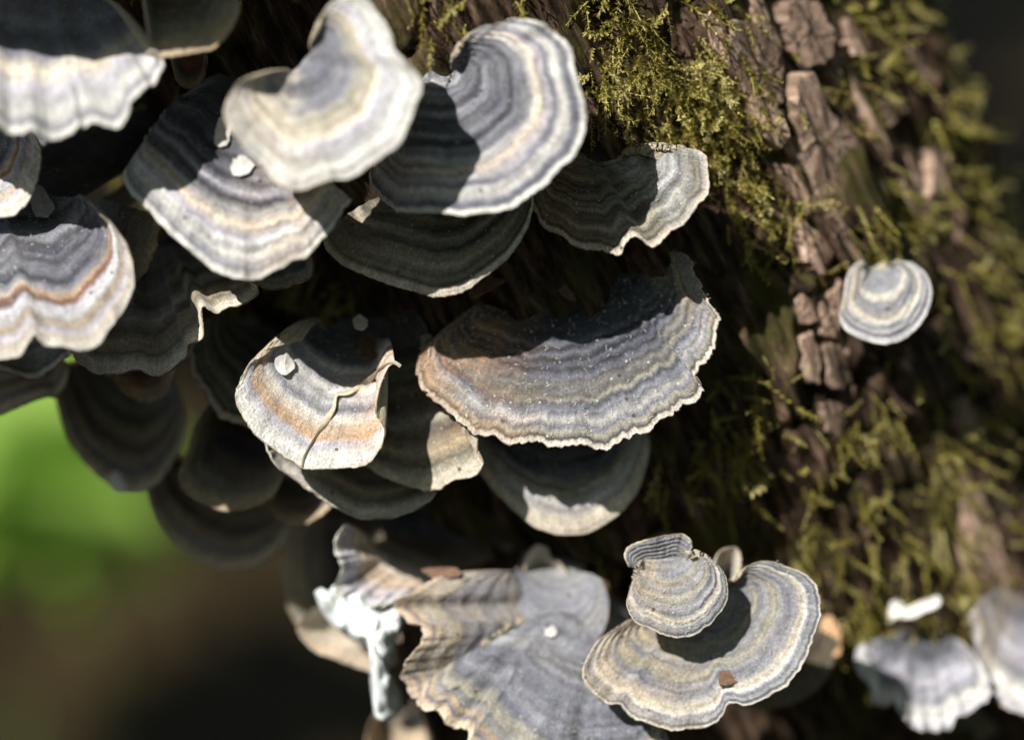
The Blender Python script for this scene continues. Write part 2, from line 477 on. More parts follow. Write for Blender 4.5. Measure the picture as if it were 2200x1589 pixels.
def bracket(key, label, margin, hinge, zm, zh, stops, tints=(), rim='white', jag=.03, wave=.10, wf=5.0, camber=.12,
            folds=(), steps=(), thick=.13, droop=.0, nt=150, nr=46, bandf=9.0, band=.5, specks=.5, fibre=.35, blotch=.25,
            fuzz=0, ridge=.010, rfreq=9.0, group='bracket fungi on the trunk', sink=.15, dust=.2):
    seed = (sum(ord(c) for c in key) * 7.31) % 50
    t = np.linspace(0, 1, nt)
    Mp = catmull(margin, nt); Hp = catmull(hinge, nt)
    zmv = np.interp(t, np.linspace(0, 1, len(zm)), zm) if hasattr(zm, '__len__') else np.full(nt, zm)
    if hasattr(zm, '__len__'):
        k = np.hanning(31); k /= k.sum()
        zmv = np.convolve(np.pad(zmv, 15, mode='edge'), k, 'valid')
    zhv = np.full(nt, zh, float)
    for i in range(nt):                                # the hinge never starts deeper than the bark
        h = trunk_hit(*Hp[i])
        if h is not None:
            zhv[i] = max(zh, trunk_point(h[0], h[1], 0, False)[2] - sink)
    zhv = np.convolve(np.pad(zhv, 10, mode='edge'), np.ones(21) / 21, 'valid')
    M3 = pix(Mp[:, 0], Mp[:, 1], zmv); H3 = pix(Hp[:, 0], Hp[:, 1], zhv)
    L = np.linalg.norm(M3 - H3, axis=1)
    size = L.max()
    # ragged growing edge
    arc = np.r_[0, np.cumsum(np.linalg.norm(np.diff(M3, axis=0), axis=1))]
    jn = fbm(arc * 3.2, seed, 0, 4) * jag + np.abs(vnoise(arc * 11, seed + 5)) * jag * .7
    rad = (M3 - H3) / L[:, None]
    M3 = M3 + rad * jn[:, None]
    # mean normal facing the camera side
    tang = np.gradient(M3, axis=0)
    nrm = np.cross(tang, rad)
    nrm = nrm / (np.linalg.norm(nrm, axis=1)[:, None] + 1e-9)
    if nrm.mean(0)[2] < 0: nrm = -nrm
    nm = nrm.mean(0); nm /= np.linalg.norm(nm)
    r = np.linspace(0, 1, nr) ** .85
    R, T = np.meshgrid(r, t, indexing='ij')
    P = H3[None] * (1 - R[..., None]) + M3[None] * R[..., None]
    off = camber * size * (4 * R * (1 - R)) * (1 - .4 * R) - droop * R ** 4
    off += wave * R ** 2 * fbm(T * wf, seed, 0, 2)
    off += .35 * wave * R ** 5 * fbm(T * wf * 4.5, seed + 3, 0, 2)
    off += ridge * np.sin(2 * math.pi * rfreq * (R + .05 * fbm(T * 4, seed + 9))) * np.clip(R * 2, 0, 1) * np.clip((1 - R) * 8, 0, 1)
    off += ridge * .6 * fbm(T * 26, R * 5, seed, 3)
    for t0, w, a in folds:
        off += a * R * np.exp(-((T - t0) / w) ** 2)
    for t0, w, a in steps:
        off += a * R / (1 + np.exp(-(T - t0) / w))
    P = P + nm * off[..., None]
    gr = np.gradient(P, axis=0); gt = np.gradient(P, axis=1)
    n = np.cross(gt, gr); n /= np.linalg.norm(n, axis=-1)[..., None] + 1e-9
    if (n @ nm).mean() < 0: n = -n
    th = thick * (1 - .74 * R ** 2.5) * (.22 + .78 * np.clip(np.minimum(T, 1 - T) / .10, 0, 1))
    B = P - n * th[..., None]
    # root inside the trunk
    s = (H3 - AX_P) @ AX_D
    a0 = AX_P + s[:, None] * AX_D
    dv = H3 - a0
    dl = np.linalg.norm(dv, axis=1)[:, None]
    root = a0 + dv / dl * np.minimum(dl, TR - .9)
    for i in range(nt):                                # straight behind the hinge where the trunk is there
        h = trunk_hit(*Hp[i])
        if h is not None:
            root[i] = trunk_point(h[0], h[1], -.8, False)
            root[i, 2] = min(root[i, 2], H3[i, 2] - .05)
    mid = .5 * (root + P[0])
    top = np.concatenate([root[None], mid[None], P])
    bot = np.concatenate([(root - nm * .5 * thick)[None], (mid - nm * thick)[None], B])
    uvr = np.r_[-.02, -.01, r]
    UV = np.stack(np.broadcast_arrays(t[None, :], uvr[:, None]), -1).reshape(-1, 2)
    base = world_of(root.mean(0))[0]
    e = empty('bracket_fungus', base, label, 'fungus', group)
    mat = cap_material('cap_' + key, stops, tints, seed, bandf, band, specks, fibre, blotch, dust=dust)
    F = grid_faces(nr + 2, nt)
    nn = np.cross(top[5, 40] - top[4, 40], top[4, 41] - top[4, 40])
    if nn @ nm < 0: pass
    flip = (np.cross(top[4, 41] - top[4, 40], top[5, 40] - top[4, 40]) @ n[3, 40]) > 0
    F_up = F if flip else F[:, ::-1]
    n0 = (nr + 2) * nt
    cv = np.vstack([top.reshape(-1, 3), bot[:, 0], bot[:, -1]])
    cuv = np.vstack([UV, np.stack([0 * uvr, uvr], -1), np.stack([0 * uvr + 1, uvr], -1)])
    k_ = np.arange(nr + 1)
    sl_ = np.stack([k_ * nt, (k_ + 1) * nt, n0 + k_ + 1, n0 + k_], -1)
    sr_ = np.stack([(k_ + 1) * nt + nt - 1, k_ * nt + nt - 1, n0 + nr + 2 + k_, n0 + nr + 3 + k_], -1)
    FS = np.vstack([sl_, sr_])
    cap = link_mesh('cap', world_of(cv), np.vstack([F_up, FS if flip else FS[:, ::-1]]), mat, e, uv=cuv)
    sb = max(1, nr // 16)
    idx = np.unique(np.r_[0, 1, np.arange(2, nr + 2, sb), nr + 1])
    bot2 = bot[idx]
    Fb = grid_faces(len(idx), nt)
    link_mesh('pore_surface', world_of(bot2.reshape(-1, 3)), Fb[:, ::-1] if flip else Fb, MAT_PORE, e)
    # rim: from the cap's edge round to the pore surface, along the margin
    pt, pb = top[-1], bot[-1]
    thk = np.linalg.norm(pt - pb, axis=1)[:, None]
    rows = []
    bead = .5 + .25 * vnoise(np.arange(len(pt)) * .35, seed)[:, None]
    for a in np.linspace(0, math.pi, 6):
        rows.append(.5 * (pt + pb) + .5 * (pt - pb) * math.cos(a) + rad * thk * bead * math.sin(a))
    RM = np.array(rows)
    Fr = grid_faces(6, len(pt))
    link_mesh('margin', world_of(RM.reshape(-1, 3)), Fr[:, ::-1] if flip else Fr, MAT_MARGIN[rim], e)
    CAPS[key] = (P, n, e)
    if fuzz:
        vs, fs = [], []
        for _ in range(fuzz):
            i = int(min(nr - 2, max(3, nr * random.random() ** .8))); j = random.randrange(2, nt - 2)
            p = P[i, j] + (P[i + 1, j] - P[i, j]) * random.random() + (P[i, j + 1] - P[i, j]) * random.random()
            q = n[i, j]
            if random.random() < .6:      # grit
                q1 = RNG.normal(size=3); q1 /= np.linalg.norm(q1); q2 = np.cross(q1, q); q2 /= np.linalg.norm(q2) + 1e-6
                sz = random.uniform(.005, .014)
                o = len(vs)
                vs += [p + q * sz * 1.4, p + q1 * sz, p + q2 * sz, p - q1 * sz, p - q2 * sz, p - q * sz * .3]
                fs += [(o, o + 1, o + 2), (o, o + 2, o + 3), (o, o + 3, o + 4), (o, o + 4, o + 1)]
            else:                          # curled hair
                d = RNG.normal(size=3); d -= d.dot(q) * q * .8; d /= np.linalg.norm(d)
                sd = np.cross(d, q); sd /= np.linalg.norm(sd) + 1e-6
                ln = random.uniform(.03, .10); w = .0035; cv = random.uniform(-.6, .6)
                o = len(vs)
                for k in range(5):
                    u = k / 4
                    c = p + d * ln * u + sd * cv * ln * u * u + q * (.004 + .02 * math.sin(math.pi * u))
                    vs += [c - sd * w, c + sd * w]
                for k in range(4):
                    a = o + 2 * k
                    fs += [(a, a + 1, a + 3), (a, a + 3, a + 2)]
        f = link_mesh('fuzz', world_of(np.array(vs)), fs, MAT_FUZZ, e, smooth=False)
        f['kind'] = 'stuff'
    return e

# zone colours from the hinge (0) to the margin (1)
SLATE_WHITE = [(0, 'slate_d'), (.25, 'slate'), (.42, 'slate_l'), (.52, 'slate'), (.62, 'slate_l'), (.70, 'cream'), (.78, 'lav'), (.85, 'pale'), (.90, 'white'), (.955, 'slate_l'), (.98, 'white'), (1, 'white')]
SADDLE = [(0, 'slate_l'), (.15, 'slate'), (.28, 'slate'), (.40, 'slate_l'), (.52, 'khaki'), (.63, 'cream'), (.70, 'lav'), (.80, 'pale'), (.88, 'white'), (.94, 'pale'), (.97, 'white'), (1, 'white')]
SHELL = [(0, 'pale'), (.12, 'slate_l'), (.25, 'slate_d'), (.33, 'slate_l'), (.40, 'slate_d'), (.46, 'slate_l'), (.52, 'slate_d'), (.58, 'slate_l'), (.64, 'pale'), (.71, (.60, .52, .44)), (.77, 'lav'), (.81, 'slate_l'), (.86, 'white'), (.92, 'slate_l'), (.955, 'slate'), (.975, 'white'), (1, 'white')]
STRIPES = [(0, 'ink'), (.22, 'slate_d'), (.30, 'slate_l'), (.36, 'ink'), (.43, 'slate_l'), (.48, 'ink'), (.55, 'lav'), (.60, 'slate_d'), (.66, 'pale'), (.72, (.60, .50, .40)), (.79, 'lav'), (.86, 'white'), (.92, 'pale'), (.955, 'slate_l'), (.975, 'white'), (1, 'white')]
SLATE_CREAM = [(0, 'slate'), (.22, 'slate_l'), (.38, 'slate'), (.50, 'khaki'), (.62, 'cream'), (.70, 'pale'), (.80, 'lav'), (.88, 'white'), (.94, 'pale'), (.97, 'white'), (1, 'white')]
BLUE_BANDS = [(0, 'ink'), (.2, 'ink'), (.34, 'slate_d'), (.40, 'slate_l'), (.45, 'slate_d'), (.51, 'slate_l'), (.555, 'ink'), (.61, 'slate_l'), (.655, 'slate_d'), (.70, 'slate_l'), (.73, 'peach'), (.755, 'rust'), (.78, 'lav'), (.84, 'pale'), (.875, 'tan'), (.91, 'lav'), (.96, 'cream'), (1, 'white')]
GREY_TAN = [(0, 'ink'), (.18, 'ink'), (.34, 'slate_d'), (.38, 'slate'), (.41, 'ink'), (.44, 'slate'), (.475, 'ink'), (.505, 'slate'), (.54, 'ink'), (.575, 'slate'), (.605, (.09, .09, .10)), (.64, (.20, .195, .18)), (.665, (.12, .12, .13)), (.71, (.25, .235, .195)), (.76, 'slate'), (.80, 'slate_l'), (.85, (.38, .37, .36)), (.89, 'slate_l'), (.925, 'khaki'), (.960, 'ink'), (.98, 'cream'), (1, 'white')]
WHITE_RUST = [(0, 'black'), (.2, 'ink'), (.33, 'slate_d'), (.40, 'pale'), (.47, 'slate_l'), (.53, 'white'), (.61, 'pale'), (.66, 'slate_l'), (.70, 'white'), (.78, 'peach'), (.825, (.50, .33, .20)), (.86, 'lav'), (.93, 'white'), (1, 'white')]
DARK_OLIVE = [(0, 'olive_d'), (.25, (.09, .085, .06)), (.36, 'olive'), (.42, (.045, .042, .034)), (.50, 'olive'), (.56, (.07, .068, .056)), (.63, 'khaki'), (.69, (.05, .048, .04)), (.74, (.17, .16, .125)), (.81, (.30, .275, .21)), (.865, (.13, .125, .105)), (.90, 'olive'), (.935, (.05, .045, .038)), (.965, 'cream'), (1, 'cream')]  # olive zones also carry the colour cast of the shade
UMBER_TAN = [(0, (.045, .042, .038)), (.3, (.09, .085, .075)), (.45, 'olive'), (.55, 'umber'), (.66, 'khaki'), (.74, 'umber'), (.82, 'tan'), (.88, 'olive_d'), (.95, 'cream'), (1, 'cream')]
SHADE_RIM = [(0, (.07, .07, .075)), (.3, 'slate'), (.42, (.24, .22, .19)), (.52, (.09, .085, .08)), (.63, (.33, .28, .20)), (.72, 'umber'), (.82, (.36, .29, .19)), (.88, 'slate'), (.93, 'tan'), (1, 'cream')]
CREAM_GREY = [(0, 'slate_l'), (.18, 'grey'), (.30, 'slate_l'), (.40, 'khaki'), (.48, 'slate_l'), (.58, 'khaki'), (.68, 'slate_l'), (.78, 'grey'), (.845, 'cream'), (.87, 'white'), (.90, 'slate_l'), (.95, 'grey'), (.975, 'slate_d'), (1, 'white')]
GREY_LOBES = [(0, 'grey'), (.22, 'slate_l'), (.36, 'grey'), (.45, 'slate_l'), (.55, 'slate'), (.62, 'slate_l'), (.70, 'slate'), (.78, 'khaki'), (.85, 'grey'), (.89, 'tan'), (.93, 'slate'), (.96, 'peach'), (1, 'cream')]
PALE_BLUR = [(0, 'ink'), (.25, 'slate_d'), (.45, 'slate_l'), (.6, 'lav'), (.72, 'slate_l'), (.85, 'white'), (1, 'lav')]  # white stop paints the sunlit, overexposed outer zone

Z5 = lambda p: at_scale(p, 2.371, 800, 500)
LEFT = lambda a, b: [(0, 1.0), (a, 1.0), (b, 0.0)]
RIGHT_ = lambda a, b: [(0, 0.0), (a, 0.0), (b, 1.0)]

bracket('main', 'broad grey zoned bracket with orange left shoulder and frayed white edge, largest on its own',
    Z5([(450, 430), (350, 510), (262, 595), (234, 670), (240, 745), (285, 805), (335, 835), (360, 890), (430, 950), (520, 1000), (620, 1035), (760, 1055), (870, 1058), (955, 1085), (1010, 1058), (1110, 1102), (1180, 1095), (1290, 1040), (1400, 985), (1500, 935), (1600, 865), (1672, 795), (1640, 722), (1692, 640), (1727, 560), (1748, 440), (1700, 330), (1650, 230), (1612, 128), (1575, 100)]),
    Z5([(600, 330), (800, 280), (1000, 250), (1220, 180), (1400, 110)]), [-1.0, -.6, -.25, -.1, -.1, -.15, -.3, -.5, -.7], -1.9, GREY_TAN,
    tints=[(LEFT(.16, .42), 'orange', .8), (RIGHT_(.82, .93), 'tan', .7)], rim='rust', jag=.085, wave=.07, wf=6, camber=.02, sink=.2, dust=.12,
    nt=320, nr=90, bandf=11, band=.55, specks=.8, fibre=.55, fuzz=900, ridge=.009, rfreq=13, folds=[(.72, .012, .05), (.70, .01, -.05)])

bracket('strand', 'small white and orange banded bracket with a dry grass strand lying across it',
    [(650, 733), (612, 742), (570, 755), (532, 790), (511, 835), (518, 880), (545, 922), (580, 955), (620, 982), (650, 1002), (690, 1008), (740, 1005), (787, 994), (815, 960), (825, 920), (806, 885), (812, 840), (832, 796), (848, 784)],
    [(700, 712), (740, 700), (790, 705), (830, 735)], [-.5, 0, .3, .35, .3, .2, .0], -2.0, WHITE_RUST,
    tints=[(RIGHT_(.55, .75), 'orange', .55)], rim='cream', jag=.03, wave=.06, camber=.14, nt=240, nr=80, bandf=9, band=.35, specks=.7, fuzz=350,
    ridge=.008, rfreq=10)

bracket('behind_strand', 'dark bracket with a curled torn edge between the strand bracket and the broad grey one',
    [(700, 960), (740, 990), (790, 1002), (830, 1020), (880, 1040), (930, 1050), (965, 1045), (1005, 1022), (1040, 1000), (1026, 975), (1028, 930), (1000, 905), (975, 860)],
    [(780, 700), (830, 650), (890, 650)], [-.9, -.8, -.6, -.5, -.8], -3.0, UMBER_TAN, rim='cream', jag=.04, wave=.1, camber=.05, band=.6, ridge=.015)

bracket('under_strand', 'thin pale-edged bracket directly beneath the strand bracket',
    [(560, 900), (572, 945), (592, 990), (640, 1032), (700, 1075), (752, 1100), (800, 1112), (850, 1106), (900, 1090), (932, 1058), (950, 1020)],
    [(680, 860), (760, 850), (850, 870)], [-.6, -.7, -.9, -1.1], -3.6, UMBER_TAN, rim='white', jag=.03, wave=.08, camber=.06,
    tints=[(LEFT(.2, .5), 'white', .9)])  # white tint paints the lit left rim

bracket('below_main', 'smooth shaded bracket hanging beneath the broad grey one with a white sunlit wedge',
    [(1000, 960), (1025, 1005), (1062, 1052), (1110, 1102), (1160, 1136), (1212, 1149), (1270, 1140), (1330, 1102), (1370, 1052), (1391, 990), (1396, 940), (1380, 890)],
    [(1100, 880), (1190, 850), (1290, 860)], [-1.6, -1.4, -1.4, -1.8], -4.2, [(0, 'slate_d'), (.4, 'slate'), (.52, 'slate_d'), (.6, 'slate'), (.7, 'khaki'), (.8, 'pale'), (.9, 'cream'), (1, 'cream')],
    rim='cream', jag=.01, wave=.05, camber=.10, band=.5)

bracket('upper_right', 'olive bracket with a notched edge and one upturned corner painted sunlit next to the moss',
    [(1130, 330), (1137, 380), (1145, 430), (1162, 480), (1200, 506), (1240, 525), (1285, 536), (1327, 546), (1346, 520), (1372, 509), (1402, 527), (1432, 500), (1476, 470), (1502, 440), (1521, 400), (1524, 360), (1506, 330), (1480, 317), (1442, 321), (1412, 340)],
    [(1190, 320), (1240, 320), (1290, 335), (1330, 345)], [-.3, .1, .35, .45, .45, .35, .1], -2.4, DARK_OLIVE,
    tints=[(RIGHT_(.60, .66), 'pale', .85), ([(0, 1), (.25, 1), (.5, 0)], 'rust', .55)], rim='cream', jag=.04, wave=.06, nt=220, nr=60, bandf=13, band=.5, fuzz=60, camber=.12)  # pale tint puts the sunlit corner into the cap colour

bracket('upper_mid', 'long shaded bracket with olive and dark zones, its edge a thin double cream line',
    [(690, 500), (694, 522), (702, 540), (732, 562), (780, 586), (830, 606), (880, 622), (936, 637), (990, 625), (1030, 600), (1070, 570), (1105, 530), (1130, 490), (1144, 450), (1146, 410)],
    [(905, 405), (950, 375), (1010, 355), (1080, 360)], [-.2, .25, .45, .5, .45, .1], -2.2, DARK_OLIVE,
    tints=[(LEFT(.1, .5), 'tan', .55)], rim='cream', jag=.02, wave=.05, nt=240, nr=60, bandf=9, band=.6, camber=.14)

bracket('shell', 'tall shell-shaped bracket with blue-grey bands, cream outer zone and a raised pointed fold',
    [(985, 128), (1002, 105), (1022, 72), (1062, 55), (1112, 40), (1170, 58), (1213, 90), (1230, 150), (1250, 225), (1246, 272), (1230, 322), (1182, 376), (1150, 402), (1102, 440), (1052, 455), (1000, 464), (950, 456), (905, 457), (850, 450), (802, 427), (775, 400), (768, 370), (790, 330)],
    [(980, 150), (962, 165), (945, 165), (925, 150)], [.9, 1.4, 1.7, 1.8, 1.75, 1.6, 1.4, .9, .4], .6, SHELL,
    rim='white', jag=.035, wave=.12, wf=7, camber=.10, nt=260, nr=70, bandf=13, band=.6, ridge=.014, rfreq=11, specks=.4,
    folds=[(.80, .03, .16)], steps=[(.87, .015, -.5)])

bracket('top_mid', 'wide cream and grey bracket curling like a saddle, above the striped one',
    [(692, 60), (708, 18), (742, -8), (786, -2), (822, 42), (850, 110), (902, 178), (886, 240), (860, 302), (820, 332), (762, 370), (700, 382), (640, 401), (592, 391), (562, 352), (520, 312), (490, 268), (485, 236), (500, 200), (522, 178), (560, 166)],
    [(672, 110), (655, 125), (640, 145), (622, 158)], [1.8, 2.1, 2.4, 2.5, 2.5, 2.5, 2.4, 2.3, 2.1], 1.5, SADDLE,
    tints=[([(0, 0), (.55, 0), (.75, 1), (1, 1)], 'cream', .8)], rim='cream', jag=.02, wave=.12, camber=.10, nt=200, bandf=6, band=.35, specks=.3)

bracket('striped', 'striped bracket with dark slate lines, a broad white-cream edge and two white flakes on it',
    [(310, 320), (285, 345), (267, 372), (280, 410), (320, 450), (360, 490), (392, 526), (440, 560), (490, 595), (522, 598), (572, 590), (622, 562), (662, 545), (702, 506), (732, 462), (757, 432)],
    [(400, 200), (450, 190), (520, 230), (600, 330)], [.8, 1.2, 1.45, 1.45, 1.35, 1.1], .4, STRIPES,
    rim='white', jag=.03, wave=.10, wf=5, camber=.10, nt=220, nr=60, bandf=9, band=.7, ridge=.014, specks=.4, tints=[(RIGHT_(.5, .8), 'peach', .45)])

bracket('top_left', 'large scalloped bracket with blue-grey middle and wide white wavy edge, in the upper corner',
    [(-260, 60), (-230, 170), (-120, 240), (-60, 268), (0, 280), (42, 284), (100, 290), (150, 285), (182, 264), (242, 262), (270, 240), (282, 214), (312, 190), (341, 150), (346, 124), (310, 108)],
    [(-120, -90), (0, -90), (120, -60), (200, -10)], [1.4, 2.0, 2.4, 2.4, 2.3, 1.8], -.2, SLATE_WHITE, rim='white', jag=.05, wave=.2, wf=8, camber=.08, nt=200, bandf=5, band=.35)

bracket('top_shade', 'dim brown bracket lobe with a rounded tan edge above the scalloped one',
    [(318, 40), (330, 112), (362, 114), (405, 108), (452, 94), (490, 62), (510, 25), (503, -12), (470, -40)],
    [(330, -90), (380, -100), (420, -90)], [1.8, 2.0, 1.9, 1.6], -.4, [(0, 'slate_d'), (.4, 'slate'), (.6, 'umber'), (.8, 'olive'), (1, 'tan')], rim='tan', jag=.01, wave=.08, camber=.1, band=.3)

bracket('above_left', 'large bracket overhanging the scalloped one from above',
    [(-480, -330), (-430, -240), (-290, -170), (-60, -130), (140, -110), (260, -120), (390, -160), (480, -220), (520, -300)],
    [(-40, -440), (120, -460), (260, -440)], 3.4, .6, SLATE_WHITE, rim='white', jag=.03, wave=.12, nt=120, nr=36)
bracket('above_mid', 'bracket overhanging the shaded moss above the shell-shaped one',
    [(930, -330), (960, -250), (1040, -190), (1140, -160), (1240, -170), (1330, -220), (1370, -300), (1370, -360)],
    [(1080, -420), (1160, -430), (1240, -420)], .6, -1.2, SLATE_CREAM, rim='white', jag=.03, wave=.12, nt=120, nr=36)
bracket('top_bud', 'tiny brown bracket bud with a tan rim hanging under the dim lobe',
    [(370, 120), (376, 150), (384, 175), (402, 187), (424, 182), (438, 160), (440, 125)], [(385, 105), (425, 105)], -.3, -1.8,
    [(0, 'umber'), (.5, 'rust'), (.75, 'umber'), (.85, 'olive'), (1, 'tan')], rim='tan', jag=.01, wave=.02, camber=.1, nt=70, nr=24, band=.2)

bracket('edge_left', 'small bracket with a thin orange edge and a sunlit lower corner under the scalloped one',
    [(-170, 380), (-100, 430), (-40, 455), (0, 464), (40, 450), (72, 400), (85, 335), (72, 292), (42, 270)],
    [(-120, 250), (-60, 240), (-10, 240)], [.6, .9, .9, .5], -1.4, BLUE_BANDS, rim='cream', jag=.02, wave=.06, nt=120, band=.5)

bracket('blue_left', 'slate-blue bracket with pale ridges, a peach line and a fluted edge, gritty with white specks',
    [(215, 470), (255, 505), (280, 545), (286, 590), (280, 622), (265, 652), (240, 692), (215, 740), (172, 748), (130, 745), (100, 738), (72, 712), (45, 748), (0, 750), (-70, 748), (-210, 730), (-360, 650), (-420, 480)],
    [(150, 440), (80, 410), (-40, 400), (-220, 400)], [1.0, 1.5, 1.7, 1.65, 1.6, 1.4], -.7, BLUE_BANDS,
    tints=[([(0, 0), (.5, 0), (.6, 1), (1, .6)], 'lav', .4)], rim='cream', jag=.03, wave=.10, wf=7, camber=.12, nt=240, nr=70, bandf=10, band=.75, fuzz=420, ridge=.018, rfreq=9,
    folds=[(.52, .05, -.28), (.33, .06, .10)])

bracket('blue_back', 'shaded brown bracket with a finely toothed edge tucked behind the slate-blue one',
    [(345, 470), (342, 500), (334, 535), (312, 575), (290, 600), (262, 620), (220, 640)], [(200, 440), (180, 470), (170, 500)], [.1, .3, .2], -2.2,
    [(0, 'ink'), (.5, 'slate_d'), (.7, 'umber'), (.9, 'olive'), (1, 'tan')], rim='tan', jag=.05, wave=.05, nt=120, nr=36)

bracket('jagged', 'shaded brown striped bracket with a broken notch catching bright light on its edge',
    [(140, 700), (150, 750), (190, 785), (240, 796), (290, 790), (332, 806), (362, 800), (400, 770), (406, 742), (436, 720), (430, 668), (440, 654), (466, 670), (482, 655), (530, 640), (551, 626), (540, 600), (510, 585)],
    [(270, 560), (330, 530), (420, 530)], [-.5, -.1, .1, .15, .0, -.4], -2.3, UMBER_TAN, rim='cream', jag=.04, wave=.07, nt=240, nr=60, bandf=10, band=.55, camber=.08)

bracket('sliver', 'narrow olive bracket peeping from under the striped one',
    [(525, 590), (545, 606), (582, 618), (622, 612), (664, 596), (669, 566), (660, 540)], [(570, 530), (600, 520), (630, 520)], -.2, -2.0,
    [(0, 'olive_d'), (.5, 'ink'), (.7, 'olive'), (.8, 'ink'), (.9, 'khaki'), (1, 'khaki')], rim='tan', jag=.01, wave=.03, nt=90, nr=30)

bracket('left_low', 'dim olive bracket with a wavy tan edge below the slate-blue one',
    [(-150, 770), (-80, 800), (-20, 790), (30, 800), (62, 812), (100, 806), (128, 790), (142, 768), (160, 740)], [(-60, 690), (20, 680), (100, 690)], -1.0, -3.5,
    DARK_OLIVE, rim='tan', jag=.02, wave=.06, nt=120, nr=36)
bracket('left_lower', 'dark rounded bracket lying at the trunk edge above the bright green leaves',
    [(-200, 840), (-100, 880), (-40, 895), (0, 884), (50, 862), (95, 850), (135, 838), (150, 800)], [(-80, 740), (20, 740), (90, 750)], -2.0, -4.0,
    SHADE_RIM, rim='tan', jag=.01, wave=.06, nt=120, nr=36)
bracket('orange_bud', 'small brown bracket with an orange-tan scalloped rim beneath the jagged one',
    [(238, 770), (243, 802), (252, 830), (282, 850), (316, 866), (346, 850), (370, 816), (376, 790)], [(280, 750), (310, 745), (340, 750)], -1.4, -3.0,
    [(0, 'umber'), (.5, 'olive'), (.7, 'umber'), (.85, 'orange'), (1, 'tan')], rim='tan', jag=.02, wave=.04, nt=90, nr=30)
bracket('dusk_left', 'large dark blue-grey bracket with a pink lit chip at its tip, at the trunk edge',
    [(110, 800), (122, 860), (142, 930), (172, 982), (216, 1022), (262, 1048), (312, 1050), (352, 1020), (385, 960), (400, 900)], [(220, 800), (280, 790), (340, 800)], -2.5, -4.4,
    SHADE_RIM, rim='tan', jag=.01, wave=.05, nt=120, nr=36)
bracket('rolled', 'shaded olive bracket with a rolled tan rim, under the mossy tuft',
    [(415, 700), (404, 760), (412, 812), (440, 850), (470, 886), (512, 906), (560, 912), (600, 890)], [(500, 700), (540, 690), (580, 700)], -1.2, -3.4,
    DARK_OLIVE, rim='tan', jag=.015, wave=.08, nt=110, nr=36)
bracket('cup', 'cup-shaped brown bracket with a broad tan rim, left of the thin pale-edged one',
    [(450, 870), (428, 905), (414, 950), (400, 990), (390, 1022), (405, 1060), (440, 1082), (490, 1094), (540, 1086), (582, 1066), (604, 1030)], [(480, 890), (530, 870), (580, 880)], [-1.8, -1.5, -1.6], -4.2,
    [(0, 'ink'), (.4, 'umber'), (.55, 'ink'), (.7, 'umber'), (.85, 'olive'), (1, 'tan')], rim='tan', jag=.012, wave=.06, nt=120, nr=36)
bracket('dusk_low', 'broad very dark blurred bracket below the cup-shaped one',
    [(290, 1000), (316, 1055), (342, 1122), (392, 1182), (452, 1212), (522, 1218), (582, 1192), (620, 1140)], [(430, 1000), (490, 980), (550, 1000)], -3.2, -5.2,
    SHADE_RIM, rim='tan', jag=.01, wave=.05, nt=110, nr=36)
bracket('wedge', 'small brown blurred bracket just below the cup-shaped one, beside the pale edge',
    [(570, 1070), (590, 1105), (630, 1125), (672, 1116), (710, 1090)], [(600, 1030), (650, 1020), (690, 1030)], -2.0, -4.3,
    [(0, 'umber'), (.6, 'olive_d'), (1, 'tan')], rim='tan', jag=.02, wave=.04, nt=80, nr=28)
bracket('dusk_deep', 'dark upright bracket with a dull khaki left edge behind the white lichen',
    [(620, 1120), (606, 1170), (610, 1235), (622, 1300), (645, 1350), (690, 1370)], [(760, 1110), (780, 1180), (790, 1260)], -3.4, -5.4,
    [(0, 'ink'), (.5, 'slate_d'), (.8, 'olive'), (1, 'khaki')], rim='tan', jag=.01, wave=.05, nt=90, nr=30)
bracket('deep_mid', 'dark shaded bracket in the recess above the large grey lobed one',
    [(730, 1120), (770, 1150), (840, 1190), (920, 1215), (1000, 1220), (1080, 1190), (1130, 1150)], [(840, 1080), (930, 1070), (1020, 1080)], -3.2, -5.0,
    [(0, 'ink'), (.5, 'slate_d'), (.8, 'umber'), (1, 'olive')], rim='tan', jag=.02, wave=.05, nt=90, nr=30)
bracket('peach', 'smooth peach-coloured bracket lobe below the white lichen',
    [(655, 1320), (640, 1345), (652, 1372), (690, 1400), (742, 1418), (800, 1442), (850, 1440)], [(760, 1310), (800, 1330), (840, 1360)], [-2.6, -2.5, -2.8], -4.8,
    [(0, 'tan'), (.5, 'peach'), (.8, 'cream'), (1, 'peach')], rim='cream', jag=.005, wave=.04, nt=80, nr=28, band=.15)
bracket('bottom_bud', 'small round tan bracket at the trunk edge below the lobed one',
    [(795, 1560), (790, 1590), (800, 1630), (850, 1650), (905, 1635), (925, 1590), (915, 1560)], [(840, 1530), (860, 1525), (885, 1530)], -3.6, -5.2,
    [(0, 'umber'), (.6, 'tan'), (1, 'peach')], rim='tan', jag=.005, wave=.03, nt=70, nr=24, band=.2)

